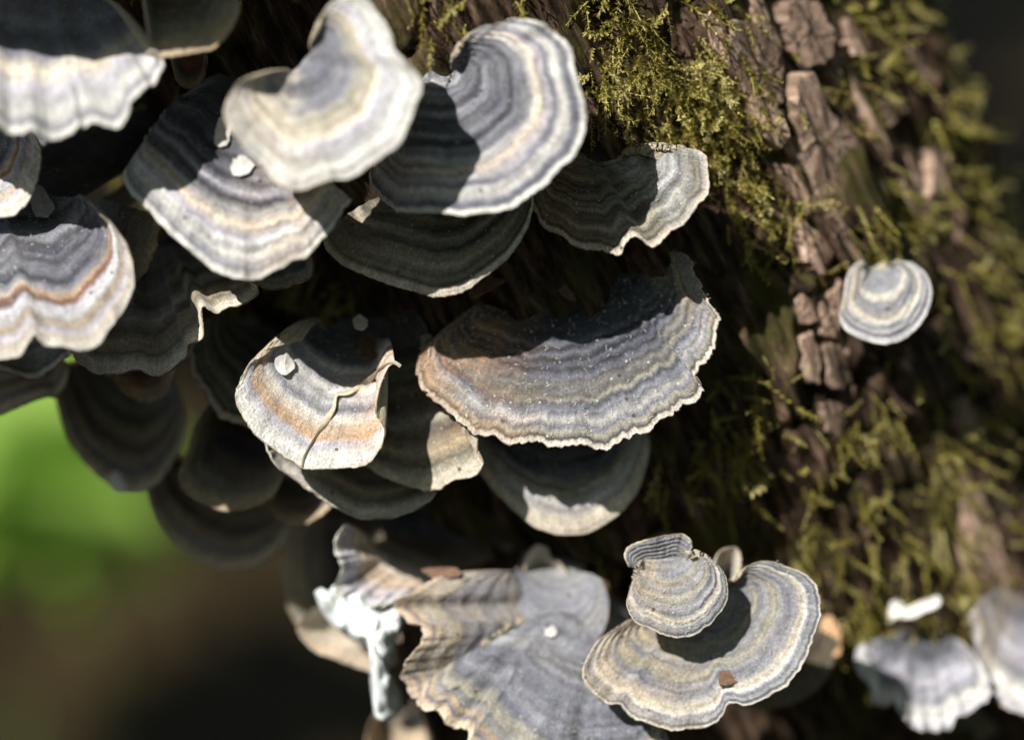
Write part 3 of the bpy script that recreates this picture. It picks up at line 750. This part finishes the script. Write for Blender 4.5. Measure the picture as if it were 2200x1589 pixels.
bracket('smooth_grey', 'smooth plain grey bracket lying between the two crinkled lobes',
    [(1085, 1235), (1095, 1330), (1150, 1400), (1230, 1410), (1290, 1360), (1308, 1295), (1292, 1245)], [(1140, 1228), (1190, 1222), (1250, 1228)], [-1.9, -1.6, -1.7], -2.3,
    [(0, 'grey'), (.5, 'slate_l'), (.8, 'grey'), (1, 'slate_l')], rim='tan', jag=.02, wave=.08, nt=110, nr=40, band=.15, camber=.08)
bracket('lobe_upper', 'brown-edged grey lobe with ridges running down it, beside the white lichen',
    [(1015, 1226), (960, 1235), (905, 1258), (870, 1300), (880, 1334), (915, 1346), (893, 1386), (878, 1440), (890, 1484), (930, 1515)],
    [(1110, 1222), (1150, 1270), (1170, 1340), (1160, 1430)], [-1.7, -1.3, -1.0, -1.0, -1.2], -2.2, GREY_LOBES,
    tints=[([(0, 1), (1, 1)], 'tan', .45)], rim='rust', jag=.07, wave=.11, wf=6, camber=.12, nt=200, nr=60, bandf=9, band=.4, ridge=.010, rfreq=7, fuzz=120, folds=[(.40, .06, -.2)])
bracket('lobed', 'large grey bracket with flowing diagonal ridges and a crinkled tan edge',
    [(1010, 1425), (960, 1432), (912, 1462), (900, 1496), (926, 1516), (962, 1557), (1004, 1560), (1012, 1602), (1080, 1660), (1190, 1720), (1320, 1730), (1420, 1680), (1440, 1600)],
    [(1150, 1330), (1200, 1300), (1260, 1300), (1340, 1360)], [-1.5, -.9, -.7, -.7, -.9], -2.0, GREY_LOBES,
    rim='rust', jag=.07, wave=.14, wf=7, camber=.10, nt=240, nr=70, bandf=12, band=.5, ridge=.014, rfreq=8, fuzz=160, folds=[(.30, .05, -.10), (.2, .05, .08)])
bracket('crescent', 'cream-grey crescent bracket with a bright inner line and a brown flake on it',
    [(1352, 1330), (1318, 1352), (1280, 1382), (1255, 1430), (1265, 1470), (1300, 1505), (1332, 1512), (1360, 1540), (1410, 1556), (1460, 1563), (1512, 1560), (1550, 1536), (1566, 1510), (1602, 1514), (1650, 1490), (1702, 1456), (1740, 1390), (1758, 1320), (1755, 1270), (1727, 1232), (1682, 1215), (1640, 1207), (1605, 1218), (1588, 1240)],
    [(1440, 1310), (1480, 1300), (1520, 1290), (1550, 1272)], [-.9, -.6, -.45, -.4, -.4, -.5, -.8], -1.35, CREAM_GREY,
    tints=[(LEFT(.2, .5), 'tan', .75)], rim='cream', jag=.03, wave=.09, wf=7, camber=.08, nt=260, nr=80, bandf=11, band=.4, fuzz=260, ridge=.010, rfreq=10)
bracket('twin_ear', 'pale grey ear-like lobe standing up behind the small shell bracket',
    [(1352, 1215), (1345, 1184), (1376, 1166), (1420, 1155), (1464, 1149), (1484, 1166), (1480, 1196)], [(1395, 1222), (1425, 1225), (1455, 1222)], [-.5, -.35, -.4], -.75,
    [(0, 'slate_l'), (.6, 'grey'), (.9, 'slate_l'), (1, 'pale')], rim='cream', jag=.015, wave=.04, nt=100, nr=36, band=.15, camber=.05)
bracket('twin', 'small pale grey shell bracket with fine tan rings, sitting over the crescent',
    [(1368, 1222), (1354, 1262), (1347, 1300), (1365, 1331), (1402, 1351), (1446, 1366), (1490, 1362), (1532, 1332), (1556, 1300), (1566, 1260), (1552, 1222), (1520, 1196), (1488, 1204)],
    [(1385, 1195), (1415, 1182), (1445, 1184), (1470, 1192)], [-.4, -.2, -.1, -.1, -.2, -.4], -.7, CREAM_GREY,
    tints=[(LEFT(.3, .5), 'tan', .6)], rim='cream', jag=.025, wave=.05, camber=.12, nt=220, nr=60, bandf=10, band=.3, fuzz=140, ridge=.009, rfreq=9, droop=.10)
bracket('ear', 'tiny pale olive triangular bracket wedged behind the shell and the crescent',
    [(1535, 1215), (1545, 1190), (1570, 1176), (1588, 1180), (1588, 1215), (1580, 1245)], [(1550, 1250), (1560, 1255), (1570, 1255)], -1.5, -3.0,
    [(0, 'olive'), (.6, 'khaki'), (1, 'cream')], rim='cream', jag=.01, wave=.03, nt=60, nr=24, band=.2)
bracket('moss_round', 'small round bracket alone among the moss with cream rings on grey',
    [(1850, 560), (1824, 585), (1812, 640), (1803, 680), (1815, 706), (1850, 726), (1900, 738), (1950, 721), (1986, 680), (2001, 630), (1991, 590), (1962, 565), (1925, 558)],
    [(1868, 580), (1885, 575), (1905, 578)], [-1.7, -1.4, -1.35, -1.45, -1.7], -1.85,
    [(0, 'grey'), (.22, 'slate_l'), (.34, 'grey'), (.40, 'white'), (.45, 'cream'), (.49, 'slate_l'), (.62, 'grey'), (.70, 'cream'), (.75, 'white'), (.80, 'slate_l'), (.86, 'pale'), (.905, 'slate_d'), (.94, 'lav'), (1, 'white')],
    tints=[(LEFT(.2, .35), 'tan', .5)], rim='white', jag=.015, wave=.04, camber=.12, nt=120, nr=50, band=.2)
bracket('corner_pale', 'pale lavender bracket with a dark hollow and sunlit-white painted ragged edge near the mossy base',
    [(1835, 1385), (1850, 1440), (1880, 1490), (1930, 1520), (1962, 1562), (2020, 1566), (2062, 1535), (2110, 1505), (2120, 1450), (2080, 1390)], [(1930, 1370), (1980, 1360), (2030, 1370)], [-3.0, -2.6, -2.5, -2.9], -5.0,
    PALE_BLUR, rim='white', jag=.09, wave=.25, wf=9, nt=120, nr=40, band=.4, blotch=.8)
bracket('corner_tan', 'grey and cream bracket with a tan shoulder beside the pale lavender one',
    [(2085, 1320), (2100, 1400), (2120, 1470), (2165, 1520), (2240, 1535), (2320, 1500), (2350, 1400), (2300, 1300)], [(2170, 1260), (2220, 1245), (2270, 1260)], [-3.2, -2.8, -3.0], -5.2,
    PALE_BLUR, tints=[(LEFT(.2, .4), 'tan', .8)], rim='cream', jag=.04, wave=.1, nt=110, nr=36, band=.3)
bracket('corner_dark', 'dark greenish bracket in shade beneath the pale lavender one',
    [(1760, 1420), (1790, 1500), (1850, 1560), (1950, 1600), (2060, 1600), (2150, 1570)], [(1880, 1400), (1950, 1390), (2030, 1400)], -4.4, -5.6,
    [(0, 'ink'), (.6, 'olive_d'), (1, 'olive')], rim='tan', jag=.01, wave=.05, nt=90, nr=30)
bracket('under_crescent', 'dim brown bracket in shade behind the right end of the crescent',
    [(1560, 1500), (1620, 1520), (1700, 1510), (1760, 1470), (1790, 1420), (1800, 1370)], [(1600, 1380), (1660, 1340), (1700, 1320)], -3.0, -4.8,
    [(0, 'ink'), (.6, 'umber'), (1, 'olive')], rim='tan', jag=.01, wave=.05, nt=90, nr=30)

# ------------------------------------------------------------------ moss
mm = N('moss')
tc = mm.n('ShaderNodeTexCoord')
g1 = mm.noise(tc.outputs['Object'], 140.0, 3)
g2 = mm.noise(tc.outputs['Object'], 1500.0, 2)
mc = mm.ramp(g1, [(.3, (.22, .19, .035)), (.5, (.46, .40, .11)), (.68, (.66, .59, .28))])
mc = mm.mix(.6, mc, mm.mix(1.0, mc, mm.ramp(g2, [(.3, .5), (.7, 1.5)]), 'MULTIPLY'))
MAT_MOSS = mm.surf(mc, .6, trans=.3, spec=.3)

def moss_shoot(seed, leaves):
    """one leafy moss shoot along +z, length 1; returns verts, tris"""
    rs = random.Random(seed)
    V, F = [], []
    bend = rs.uniform(-.35, .35); bend2 = rs.uniform(-.25, .25)
    def stem(u): return np.array([bend * u * u, bend2 * u * u, u])
    k = 4
    for i in range(k + 1):
        u = i / k; w = .022 * (1 - .6 * u)
        for a in range(3):
            V.append(stem(u) + w * np.array([math.cos(a * 2.094), math.sin(a * 2.094), 0]))
    for i in range(k):
        for a in range(3):
            p, q = i * 3 + a, i * 3 + (a + 1) % 3
            F += [(p, q, q + 3), (p, q + 3, p + 3)]
    for i in range(leaves):
        u = .08 + .92 * (i + rs.random() * .6) / leaves
        a = i * 2.4 + rs.uniform(-.3, .3)
        d = np.array([math.cos(a), math.sin(a), rs.uniform(.5, 1.2)]); d /= np.linalg.norm(d)
        sd = np.array([-math.sin(a), math.cos(a), 0])
        ln = rs.uniform(.13, .22) * (1 - .35 * u); w = ln * .22
        b = stem(u); o = len(V)
        V += [b, b + d * ln * .5 + sd * w, b + d * ln * .5 - sd * w, b + d * ln + np.array([d[0], d[1], -.3]) * ln * .15]
        F += [(o, o + 1, o + 2), (o + 1, o + 3, o + 2)]
    return np.array(V), np.array(F)
SHOOTS = [moss_shoot(i, 22 + 2 * (i % 4)) for i in range(8)]

# mossy patches: photo position, radius (pixels), density
PATCH = [(1500, 220, 130, 2.2), (1400, 190, 110, 2.0), (1440, 280, 90, 2.0), (1600, 200, 70, 1.5), (1600, 380, 90, 1.9), (1700, 430, 90, 1.6), (1780, 470, 80, 1.6), (1650, 500, 60, .6),
         (1560, 320, 70, .9), (1880, 150, 120, .65), (1960, 60, 120, .8), (1990, 250, 110, .6), (1900, 360, 90, .6), (1900, 470, 80, .8), (2060, 420, 110, .5), (2130, 620, 110, .6),
         (2180, 760, 100, .8), (1880, 900, 90, .9), (1960, 960, 110, .8), (2080, 950, 110, .7), (2180, 1040, 110, .8), (1850, 1040, 80, .8), (1960, 1150, 120, .6), (2100, 1200, 120, .6),
         (1700, 150, 90, .35), (1350, 60, 140, .7), (1200, 10, 120, .4), (1500, 60, 110, .5), (250, 290, 110, .6), (430, 590, 90, .5), (640, 640, 90, .6), (1560, 960, 110, .45),
         (1500, 1080, 120, .35), (1620, 840, 90, .4), (1280, 1225, 45, .6), (1880, 1330, 90, 1.4), (1960, 1350, 60, 1.4), (1760, 1100, 100, .5), (200, 400, 100, .4), (960, 50, 120, .5), (1700, 1250, 120, .3), (2000, 1290, 90, .6)]
pos, nor, siz = [], [], []
cand = 150000
thc = RNG.uniform(-1.6, 1.75, cand); sc_ = RNG.uniform(-10, 14, cand)
pv = trunk_point(thc, sc_, -.05)
cx, cy = to_pixel(pv)
dens = np.zeros(cand)
for x, y, rad, d in PATCH:
    d = d * (.62 if x > 1800 else 1.0)
    dens = np.maximum(dens, d * np.exp(-(((cx - x) ** 2 + (cy - y) ** 2) / (rad * rad)) ** 1.5))
outside = (cx < -60) | (cx > 2260) | (cy < -60) | (cy > 1650)
dens = np.where(outside, .35, dens)
clump = vnoise(thc * TR * 1.3, sc_ * 1.3, 2.0) * .5 + .5
keepm = RNG.random(cand) < dens * np.clip(clump * 2.0 - .35, 0, 1) * .27
idx = np.nonzero(keepm)[0]
VV, FF, off = [], [], 0
for i in idx:
    p = pv[i]
    nn = math.sin(thc[i]) * E1 + math.cos(thc[i]) * E2
    d = nn * random.uniform(.1, .7) + np.array([.1, -1, 0]) * random.uniform(.2, 1.3) + RNG.normal(size=3) * .4
    d /= np.linalg.norm(d)
    a = np.cross(d, RNG.normal(size=3)); a /= np.linalg.norm(a); b = np.cross(d, a)
    ln = random.uniform(.3, .8)
    v, f = SHOOTS[random.randrange(8)]
    w = random.uniform(.75, 1.15)
    VV.append(p + ln * (w * v[:, :1] * a + w * v[:, 1:2] * b + v[:, 2:3] * d)); FF.append(f + off); off += len(v)
moss = link_mesh('moss', world_of(np.vstack(VV)), np.vstack(FF), MAT_MOSS, smooth=False, origin=world_of(AX_P)[0])
tag(moss, 'yellow-green feathery moss growing in patches over the brown bark', 'moss', kind='stuff')
print('moss shoots', len(idx), 'tris', sum(len(f) for f in FF))

# ------------------------------------------------------------------ small things lying on the brackets
MAT_SHELL = simple_material('flake_white', (.62, .58, .54), (.82, .80, .77), 500, .5)
MAT_PINK = simple_material('flake_grey_pink', (.36, .31, .28), (.55, .50, .46), 500, .6)
MAT_BROWN = simple_material('flake_brown', (.10, .06, .04), (.22, .13, .085), 900, .8)
MAT_STRAW = simple_material('straw', (.46, .38, .26), (.70, .62, .48), 900, .55, stretch=(1, 1, 1))
MAT_LICHEN = simple_material('lichen_white', (.70, .76, .77), (.84, .88, .89), 350, .9)

def nearest_on_cap(key, px, py):
    P, n, e = CAPS[key]
    x, y = to_pixel(P.reshape(-1, 3))
    i = np.argmin((x - px) ** 2 + (y - py) ** 2)
    return P.reshape(-1, 3)[i], n.reshape(-1, 3)[i]

def flake(label, pts, mat, on=None, z=None, seed=0, thick=.018, name='bark_flake', cat='flake', bend=.03, tilt=.03):
    """a curled chip with its outline in photo pixels, lying on a cap (or at depth z)"""
    c = np.mean(pts, axis=0)
    if on:
        p0, nn = nearest_on_cap(on, c[0], c[1])
    else:
        p0 = pix(c[0], c[1], z); nn = np.array([-.2, .5, .85])
    nn = nn / np.linalg.norm(nn)
    Bp = catmull(list(pts) + [pts[0]], 25)[:-1]
    o = np.array([0, 0, FOCUS])
    def onplane(q, lift):
        d = pix(q[0], q[1], 0.0) - o
        k = ((p0 + nn * lift - o) @ nn) / (d @ nn)
        return o + d * k
    B = np.array([onplane(q, .015) for q in Bp])
    cc = B.mean(0)
    rs = np.random.default_rng(seed)
    B = cc + (B - cc) * (1 + .06 * rs.normal(size=(24, 1)))
    u = np.cross(nn, [1, .3, .2]); u /= np.linalg.norm(u)
    wv = B - cc
    lift = bend * ((wv @ u) / (np.abs(wv @ u).max() + 1e-6)) ** 2 + tilt * rs.random()
    B = B + nn * lift[:, None]
    inn = cc + (B - cc) * .55 + nn * .01
    low = B - nn * thick; lowi = inn - nn * thick
    V = np.vstack([inn.mean(0)[None], inn, B, low, lowi, lowi.mean(0)[None]])
    F3 = []
    n = 24
    for j in range(n):
        k = (j + 1) % n
        F3 += [(0, 1 + j, 1 + k)]
        for a in (1, 1 + n, 1 + 2 * n):
            F3 += [(a + j, a + n + j, a + n + k), (a + j, a + n + k, a + k)]
        F3 += [(1 + 3 * n + j, 1 + 4 * n, 1 + 3 * n + k)]
    ob = link_mesh(name, world_of(V), np.array(F3), mat, smooth=False, origin=world_of(cc)[0])
    tag(ob, label, cat)
    return ob

flake('white folded chip lying on the strand bracket', [(590, 772), (612, 764), (632, 785), (622, 802), (604, 810), (592, 792)], MAT_SHELL, 'strand', seed=1, name='pale_chip', cat='chip', bend=.06)
flake('bright white oblong chip at the left edge of the saddle-like bracket', [(470, 255), (486, 252), (495, 275), (486, 315), (462, 312), (462, 285)], MAT_SHELL, 'striped', seed=2, name='pale_chip', cat='chip')
flake('bright white rounded chip lying on the striped bracket', [(502, 345), (520, 336), (542, 350), (534, 375), (505, 380), (496, 362)], MAT_SHELL, 'striped', seed=3, name='pale_chip', cat='chip')
flake('grey-pink angular chip in the shade beside the saddle-like bracket', [(556, 128), (588, 112), (622, 152), (590, 162), (560, 152)], MAT_PINK, None, -.9, 4, name='pale_chip', cat='chip')
flake('dim grey chip standing upright above the slate-blue bracket', [(70, 412), (88, 404), (112, 436), (114, 462), (80, 470), (66, 440)], MAT_PINK, 'blue_left', seed=5, name='pale_chip', cat='chip')
flake('reddish brown square flake lying on the crescent bracket', [(1546, 1446), (1562, 1440), (1594, 1452), (1588, 1464), (1562, 1472), (1544, 1470)], MAT_BROWN, 'crescent', seed=6)
flake('small amber seed husk above the strand bracket', [(766, 735), (790, 725), (815, 745), (810, 768), (778, 766)], MAT_BROWN, 'strand', seed=7, name='seed_husk', cat='husk')
flake('red-brown flake at the top of the lobed bracket', [(900, 1222), (940, 1218), (985, 1222), (980, 1240), (930, 1240)], MAT_BROWN, None, -1.6, 8)
flake('brown bark flake stuck on the smooth upper part of the lobed bracket', [(1215, 1278), (1262, 1258), (1300, 1248), (1296, 1272), (1250, 1288)], MAT_BROWN, 'lobed', seed=9)
flake('tan curled bud scale beside the right end of the crescent', [(1762, 1330), (1782, 1322), (1800, 1345), (1808, 1400), (1790, 1412), (1768, 1380)], simple_material('scale_tan', (.45, .25, .12), (.68, .45, .28), 500), None, -3.2, 10, thick=.06, name='bud_scale', cat='scale')
flake('white bleached flake over the mossy base beside the lavender bracket', [(1908, 1322), (1924, 1292), (1950, 1304), (1984, 1291), (2020, 1284), (2012, 1306), (1984, 1316), (1962, 1334), (1930, 1328), (1906, 1344)], MAT_SHELL, None, -3.0, 11, thick=.04, bend=.12, name='pale_chip', cat='chip')
flake('pink-white chip at the tip of the large dark blue-grey bracket', [(232, 1022), (250, 1014), (270, 1040), (262, 1058), (240, 1046)], MAT_SHELL, 'dusk_left', seed=13, thick=.05, name='pale_chip', cat='chip')
flake('small white chip lying on the lobed bracket', [(1170, 1352), (1186, 1346), (1196, 1358), (1186, 1370), (1172, 1366)], MAT_SHELL, 'lobed', seed=14, name='pale_chip', cat='chip')
flake('pale grey chip in the dark above the shell-shaped bracket', [(985, 20), (1004, 12), (1016, 36), (1000, 42), (984, 36)], MAT_PINK, None, -1.6, 15, name='pale_chip', cat='chip')

flake('curled brown bark strip in the dark gap above the broad grey bracket', [(1004, 632), (1050, 600), (1108, 570), (1132, 574), (1082, 606), (1020, 642)], MAT_BROWN, None, -.75, 16, name='bark_strip', cat='bark', thick=.05)
flake('short brown bark chip stuck above the hinge of the broad grey bracket', [(1172, 590), (1190, 580), (1215, 612), (1238, 640), (1222, 644), (1190, 616)], MAT_BROWN, None, -.85, 17, name='bark_strip', cat='bark', thick=.05)
flake('small grey chip in the shade above the strand bracket', [(758, 688), (776, 680), (790, 694), (780, 710), (762, 704)], MAT_PINK, None, -.7, 18, name='pale_chip', cat='chip', thick=.04)

# strand of dry grass across its bracket
def strand(name, label, pix_pts, on, w0, mat, cat, lift=.03):
    pts = []
    for x, y in pix_pts:
        p, nn = nearest_on_cap(on, x, y)
        q = pix(x, y, p[2]); 
        pts.append(q + nn * lift)
    Cv = catmull(pts, 60)
    tg = np.gradient(Cv, axis=0); tg /= np.linalg.norm(tg, axis=1)[:, None]
    sd = np.cross(tg, [0, 0, 1.0]); sd /= np.linalg.norm(sd, axis=1)[:, None]
    up = np.cross(sd, tg)
    rows = []
    u = np.linspace(0, 1, 60)
    tw = 1.2 * np.sin(u * 9)
    s2 = sd * np.cos(tw)[:, None] + up * np.sin(tw)[:, None]
    u2 = np.cross(s2, tg)
    wd = w0 * (.45 + .75 * np.sin(np.pi * np.clip(u * .9 + .08, 0, 1)))
    for a in np.linspace(0, 2 * math.pi, 9)[:-1]:
        rows.append(Cv + s2 * (wd * math.cos(a))[:, None] + u2 * (wd * .3 * math.sin(a))[:, None])
    G = np.array(rows + [rows[0]])
    ob = link_mesh(name, world_of(G.reshape(-1, 3)), grid_faces(9, 60), mat, origin=world_of(Cv[30])[0])
    tag(ob, label, cat)
strand('dry_grass_strand', 'twisted straw-coloured grass strand lying across the small white and orange bracket',
       [(862, 790), (848, 782), (825, 790), (790, 822), (750, 846), (724, 852), (716, 880), (692, 918), (668, 955), (652, 985), (648, 1003)], 'strand', .045, MAT_STRAW, 'grass')

# white lichen crust, pleated, at the left of the lobed bracket
def lichen(name, label, outline, z, seed, depth=.5, mat=MAT_LICHEN, cat='lichen'):
    c = np.mean(outline, axis=0)
    B = catmull(list(outline) + [outline[0]], 97)[:-1]
    rows, nr = [], 18
    for k in np.linspace(0.02, 1, nr):
        q = c + (B - c) * k
        zz = z + depth * fbm(q[:, 0] * .022, q[:, 1] * .012, seed, 4) + .25 * (1 - k) - .25 * k ** 4
        rows.append(pix(q[:, 0], q[:, 1], zz))
    for kk, dz in ((1.0, -.12), (.75, -.5), (.3, -1.6)):
        q = c + (B - c) * kk
        zz = z + depth * fbm(q[:, 0] * .022, q[:, 1] * .012, seed, 4) * kk - .25 + dz
        rows.append(pix(q[:, 0], q[:, 1], zz))
    G = np.array(rows); G = np.concatenate([G, G[:, :1]], axis=1)
    ob = link_mesh(name, world_of(G.reshape(-1, 3)), grid_faces(G.shape[0], G.shape[1]), mat, origin=world_of(pix(c[0], c[1], z))[0])
    tag(ob, label, cat)
    return ob
lichen('lichen_crust', 'pleated blue-white lichen crust at the left edge of the lobed bracket',
       [(676, 1272), (690, 1262), (706, 1270), (720, 1255), (740, 1280), (770, 1275), (800, 1300), (850, 1290), (872, 1300), (868, 1340), (850, 1380), (855, 1420), (836, 1440), (862, 1490), (860, 1530), (832, 1546), (805, 1536), (808, 1480), (822, 1430), (790, 1390), (750, 1370), (712, 1340), (690, 1310)], -1.7, 3.0, depth=.28)
bracket('torn', 'torn pinkish bracket remnant with a pointed tip above the white lichen',
    [(738, 1134), (722, 1165), (722, 1195), (735, 1225), (742, 1262), (765, 1290), (800, 1302), (860, 1296), (905, 1285)], [(800, 1170), (840, 1190), (890, 1212), (950, 1240)], [-1.6, -1.8, -1.7, -1.6], -2.6,
    [(0, 'tan'), (.3, 'cream'), (.55, 'peach'), (.8, 'lav'), (1, 'white')], rim='white', jag=.05, wave=.18, wf=10, nt=120, nr=36, band=.35)
bracket('cream_tab', 'short cream tab of fungus poking up behind the lobed grey bracket',
    [(1130, 1235), (1132, 1195), (1150, 1172), (1172, 1176), (1180, 1200), (1205, 1215), (1225, 1240)], [(1160, 1250), (1180, 1250), (1200, 1250)], -2.2, -3.6,
    [(0, 'khaki'), (.5, 'cream'), (1, 'cream')], rim='cream', jag=.01, wave=.04, nt=70, nr=24, band=.15)

# ------------------------------------------------------------------ green plants behind
lm = N('leaf_green')
tc = lm.n('ShaderNodeTexCoord')
l1 = lm.noise(tc.outputs['Object'], 60.0, 3)
lc = lm.ramp(l1, [(.3, (.38, .58, .10)), (.7, (.48, .68, .15))])
MAT_LEAF = lm.surf(lc, .5, trans=.5, spec=.4)
MAT_STEM = simple_material('stem_green', (.08, .14, .03), (.14, .2, .05), 300)

def leafy_plant(label, px, py, z, n, size, seed, stem_h=None):
    rs = random.Random(seed)
    top = world_of(pix(px, py, z))[0]
    base = np.array([top[0], top[1] + .02, -.005])
    e = empty('leafy_plant', base, label, 'plant', 'green plants behind the trunk')
    h = top[2]
    ln = np.linspace(0, 1, 12)
    cl = np.stack([base[0] + (top[0] - base[0]) * ln + .01 * np.sin(ln * 5), base[1] + (top[1] - base[1]) * ln, base[2] + (h - base[2]) * ln], -1)
    rows = [cl + .0025 * np.array([math.cos(a), math.sin(a), 0]) * (1.2 - .7 * ln[:, None]) for a in np.linspace(0, 2 * math.pi, 7)]
    link_mesh('stem', np.array(rows).reshape(-1, 3), grid_faces(7, 12), MAT_STEM, e)
    for i in range(n):
        u = 1 - .28 * (i / n)
        p = cl[int(u * 11)]
        a = i * 2.4 + rs.uniform(-.4, .4)
        d = np.array([math.cos(a), math.sin(a), rs.uniform(.1, .7)]); d /= np.linalg.norm(d)
        sd = np.cross(d, [0, 0, 1]); sd /= np.linalg.norm(sd); nn = np.cross(sd, d)
        L = size * rs.uniform(.7, 1.15); W = L * .34
        U = np.linspace(0, 1, 11); Q = np.linspace(-1, 1, 7)
        uu, qq = np.meshgrid(U, Q, indexing='ij')
        wd = W * np.sin(np.pi * np.clip(uu, 0, 1) ** .75) ** .8
        pts = p + (uu * L)[..., None] * d + (qq * wd)[..., None] * sd + (.12 * L * np.abs(qq) * np.sin(np.pi * uu) - .35 * L * uu ** 2 + .01 * L * np.sin(uu * 40) * np.abs(qq))[..., None] * nn
        link_mesh('leaf', pts.reshape(-1, 3), grid_faces(11, 7), MAT_LEAF, e)
leafy_plant('bright green leafy plant glowing in the sun left of the trunk', -60, 930, -62, 20, .075, 1)
leafy_plant('leafy green plant growing low behind the dark bracket cluster', 150, 1020, -66, 22, .066, 2)

# ------------------------------------------------------------------ added unseen for shade and greener light: crown, above and behind
MAT_SHADE_LEAF = simple_material('shade_leaf', (.14, .17, .025), (.28, .30, .05), 20, .5, trans=.55)
def leaf_layer(n, x, y, z, holes):
    p = np.stack([RNG.uniform(*x, n), RNG.uniform(*y, n), RNG.uniform(*z, n)], -1)
    p[:, 2] += .25 * fbm(p[:, 0], p[:, 1], 0, 2)
    for c, r in holes:                                  # gaps where the sun comes through
        d = p - np.asarray(c)
        d = d - (d @ sv)[:, None] * sv
        p = p[np.linalg.norm(d, axis=1) > r]
    n = len(p)
    dirs = RNG.normal(size=(n, 3)); dirs[:, 2] *= .4; dirs /= np.linalg.norm(dirs, axis=1)[:, None]
    sd = np.cross(dirs, RNG.normal(size=(n, 3)) * [.4, .4, 1]); sd /= np.linalg.norm(sd, axis=1)[:, None]
    l = RNG.uniform(.09, .15, n)[:, None]
    v = np.stack([p, p + dirs * l * .5 + sd * l * .28, p + dirs * l, p + dirs * l * .5 - sd * l * .28], 1).reshape(-1, 3)
    return v, np.arange(4 * n).reshape(-1, 4)
GAPS = [((0, .42, .42), .42), ((-.2, .95, .2), .26)]
cv, cf = leaf_layer(7000, (-2.6, 1.6), (-.6, 3.2), (1.95, 2.8), GAPS)
link_mesh('shade_crown', cv, cf, MAT_SHADE_LEAF, trunk, smooth=False)['kind'] = 'stuff'  # unseen leaves added to shade the ground behind
cv, cf = leaf_layer(26000, (-5, 5), (-5, 5), (2.9, 4.2), GAPS)
tag(link_mesh('fill_canopy', cv, cf, MAT_SHADE_LEAF, smooth=False, origin=(0, 0, 2.9)), 'added unseen leaf canopy greening the fill light above the trunk', 'canopy', kind='stuff')  # added out of view so the sky fill turns greener

# ------------------------------------------------------------------ unseen shrubs added behind the camera to dim and green the fill light
MAT_SHRUB = simple_material('shrub_leaf', (.16, .21, .035), (.32, .38, .08), 12, .5, trans=.5)
def shrub_meshes(e, seed, h, r):
    rg = np.random.default_rng(seed)
    n = 2600
    d = rg.normal(size=(n, 3)); d /= np.linalg.norm(d, axis=1)[:, None]
    rad = rg.random(n) ** .4
    p = d * rad[:, None] * [r, r, h * .5]
    p *= (1 + .3 * fbm(d[:, 0] * 2, d[:, 1] * 2, d[:, 2] * 2 + seed, 2))[:, None]
    p[:, 2] = np.clip(p[:, 2] + h * .52, .05, None)
    a = rg.normal(size=(n, 3)); a /= np.linalg.norm(a, axis=1)[:, None]
    b = np.cross(a, rg.normal(size=(n, 3))); b /= np.linalg.norm(b, axis=1)[:, None]
    l = rg.uniform(.07, .13, n)[:, None]
    org = np.array(e.location)
    v = np.stack([p, p + a * l * .5 + b * l * .28, p + a * l, p + a * l * .5 - b * l * .28], 1).reshape(-1, 3) + org
    link_mesh('foliage', v, np.arange(4 * n).reshape(-1, 4), MAT_SHRUB, e, smooth=False)
    for k in range(5):
        an = k * 1.26
        u = np.linspace(0, 1, 8)
        c = np.stack([math.cos(an) * u * r * .6, math.sin(an) * u * r * .6, -.02 + u * h * .75], -1) + org
        rows = [c + .012 * (1.2 - u[:, None]) * np.array([math.cos(q), math.sin(q), 0]) for q in np.linspace(0, 2 * math.pi, 7)]
        link_mesh('stem', np.array(rows).reshape(-1, 3), grid_faces(7, 8), MAT_STEM, e)
first = empty('fill_shrub', (-2.2, -1.0, 0), 'added unseen leafy shrub dimming and greening the fill light', 'shrub', 'added shrubs round the camera')
shrub_meshes(first, 5, 1.9, .75)
for i, (x, y) in enumerate([(-1.5, -1.9), (-.5, -2.3), (.6, -2.2), (1.6, -1.7), (2.3, -.8), (2.5, .3), (-2.7, .1)]):
    e = first.copy(); COL.objects.link(e); e.location = (x, y, 0); e.rotation_euler = (0, 0, i * 1.3)
    for ch in first.children:
        c = ch.copy(); COL.objects.link(c); c.parent = e
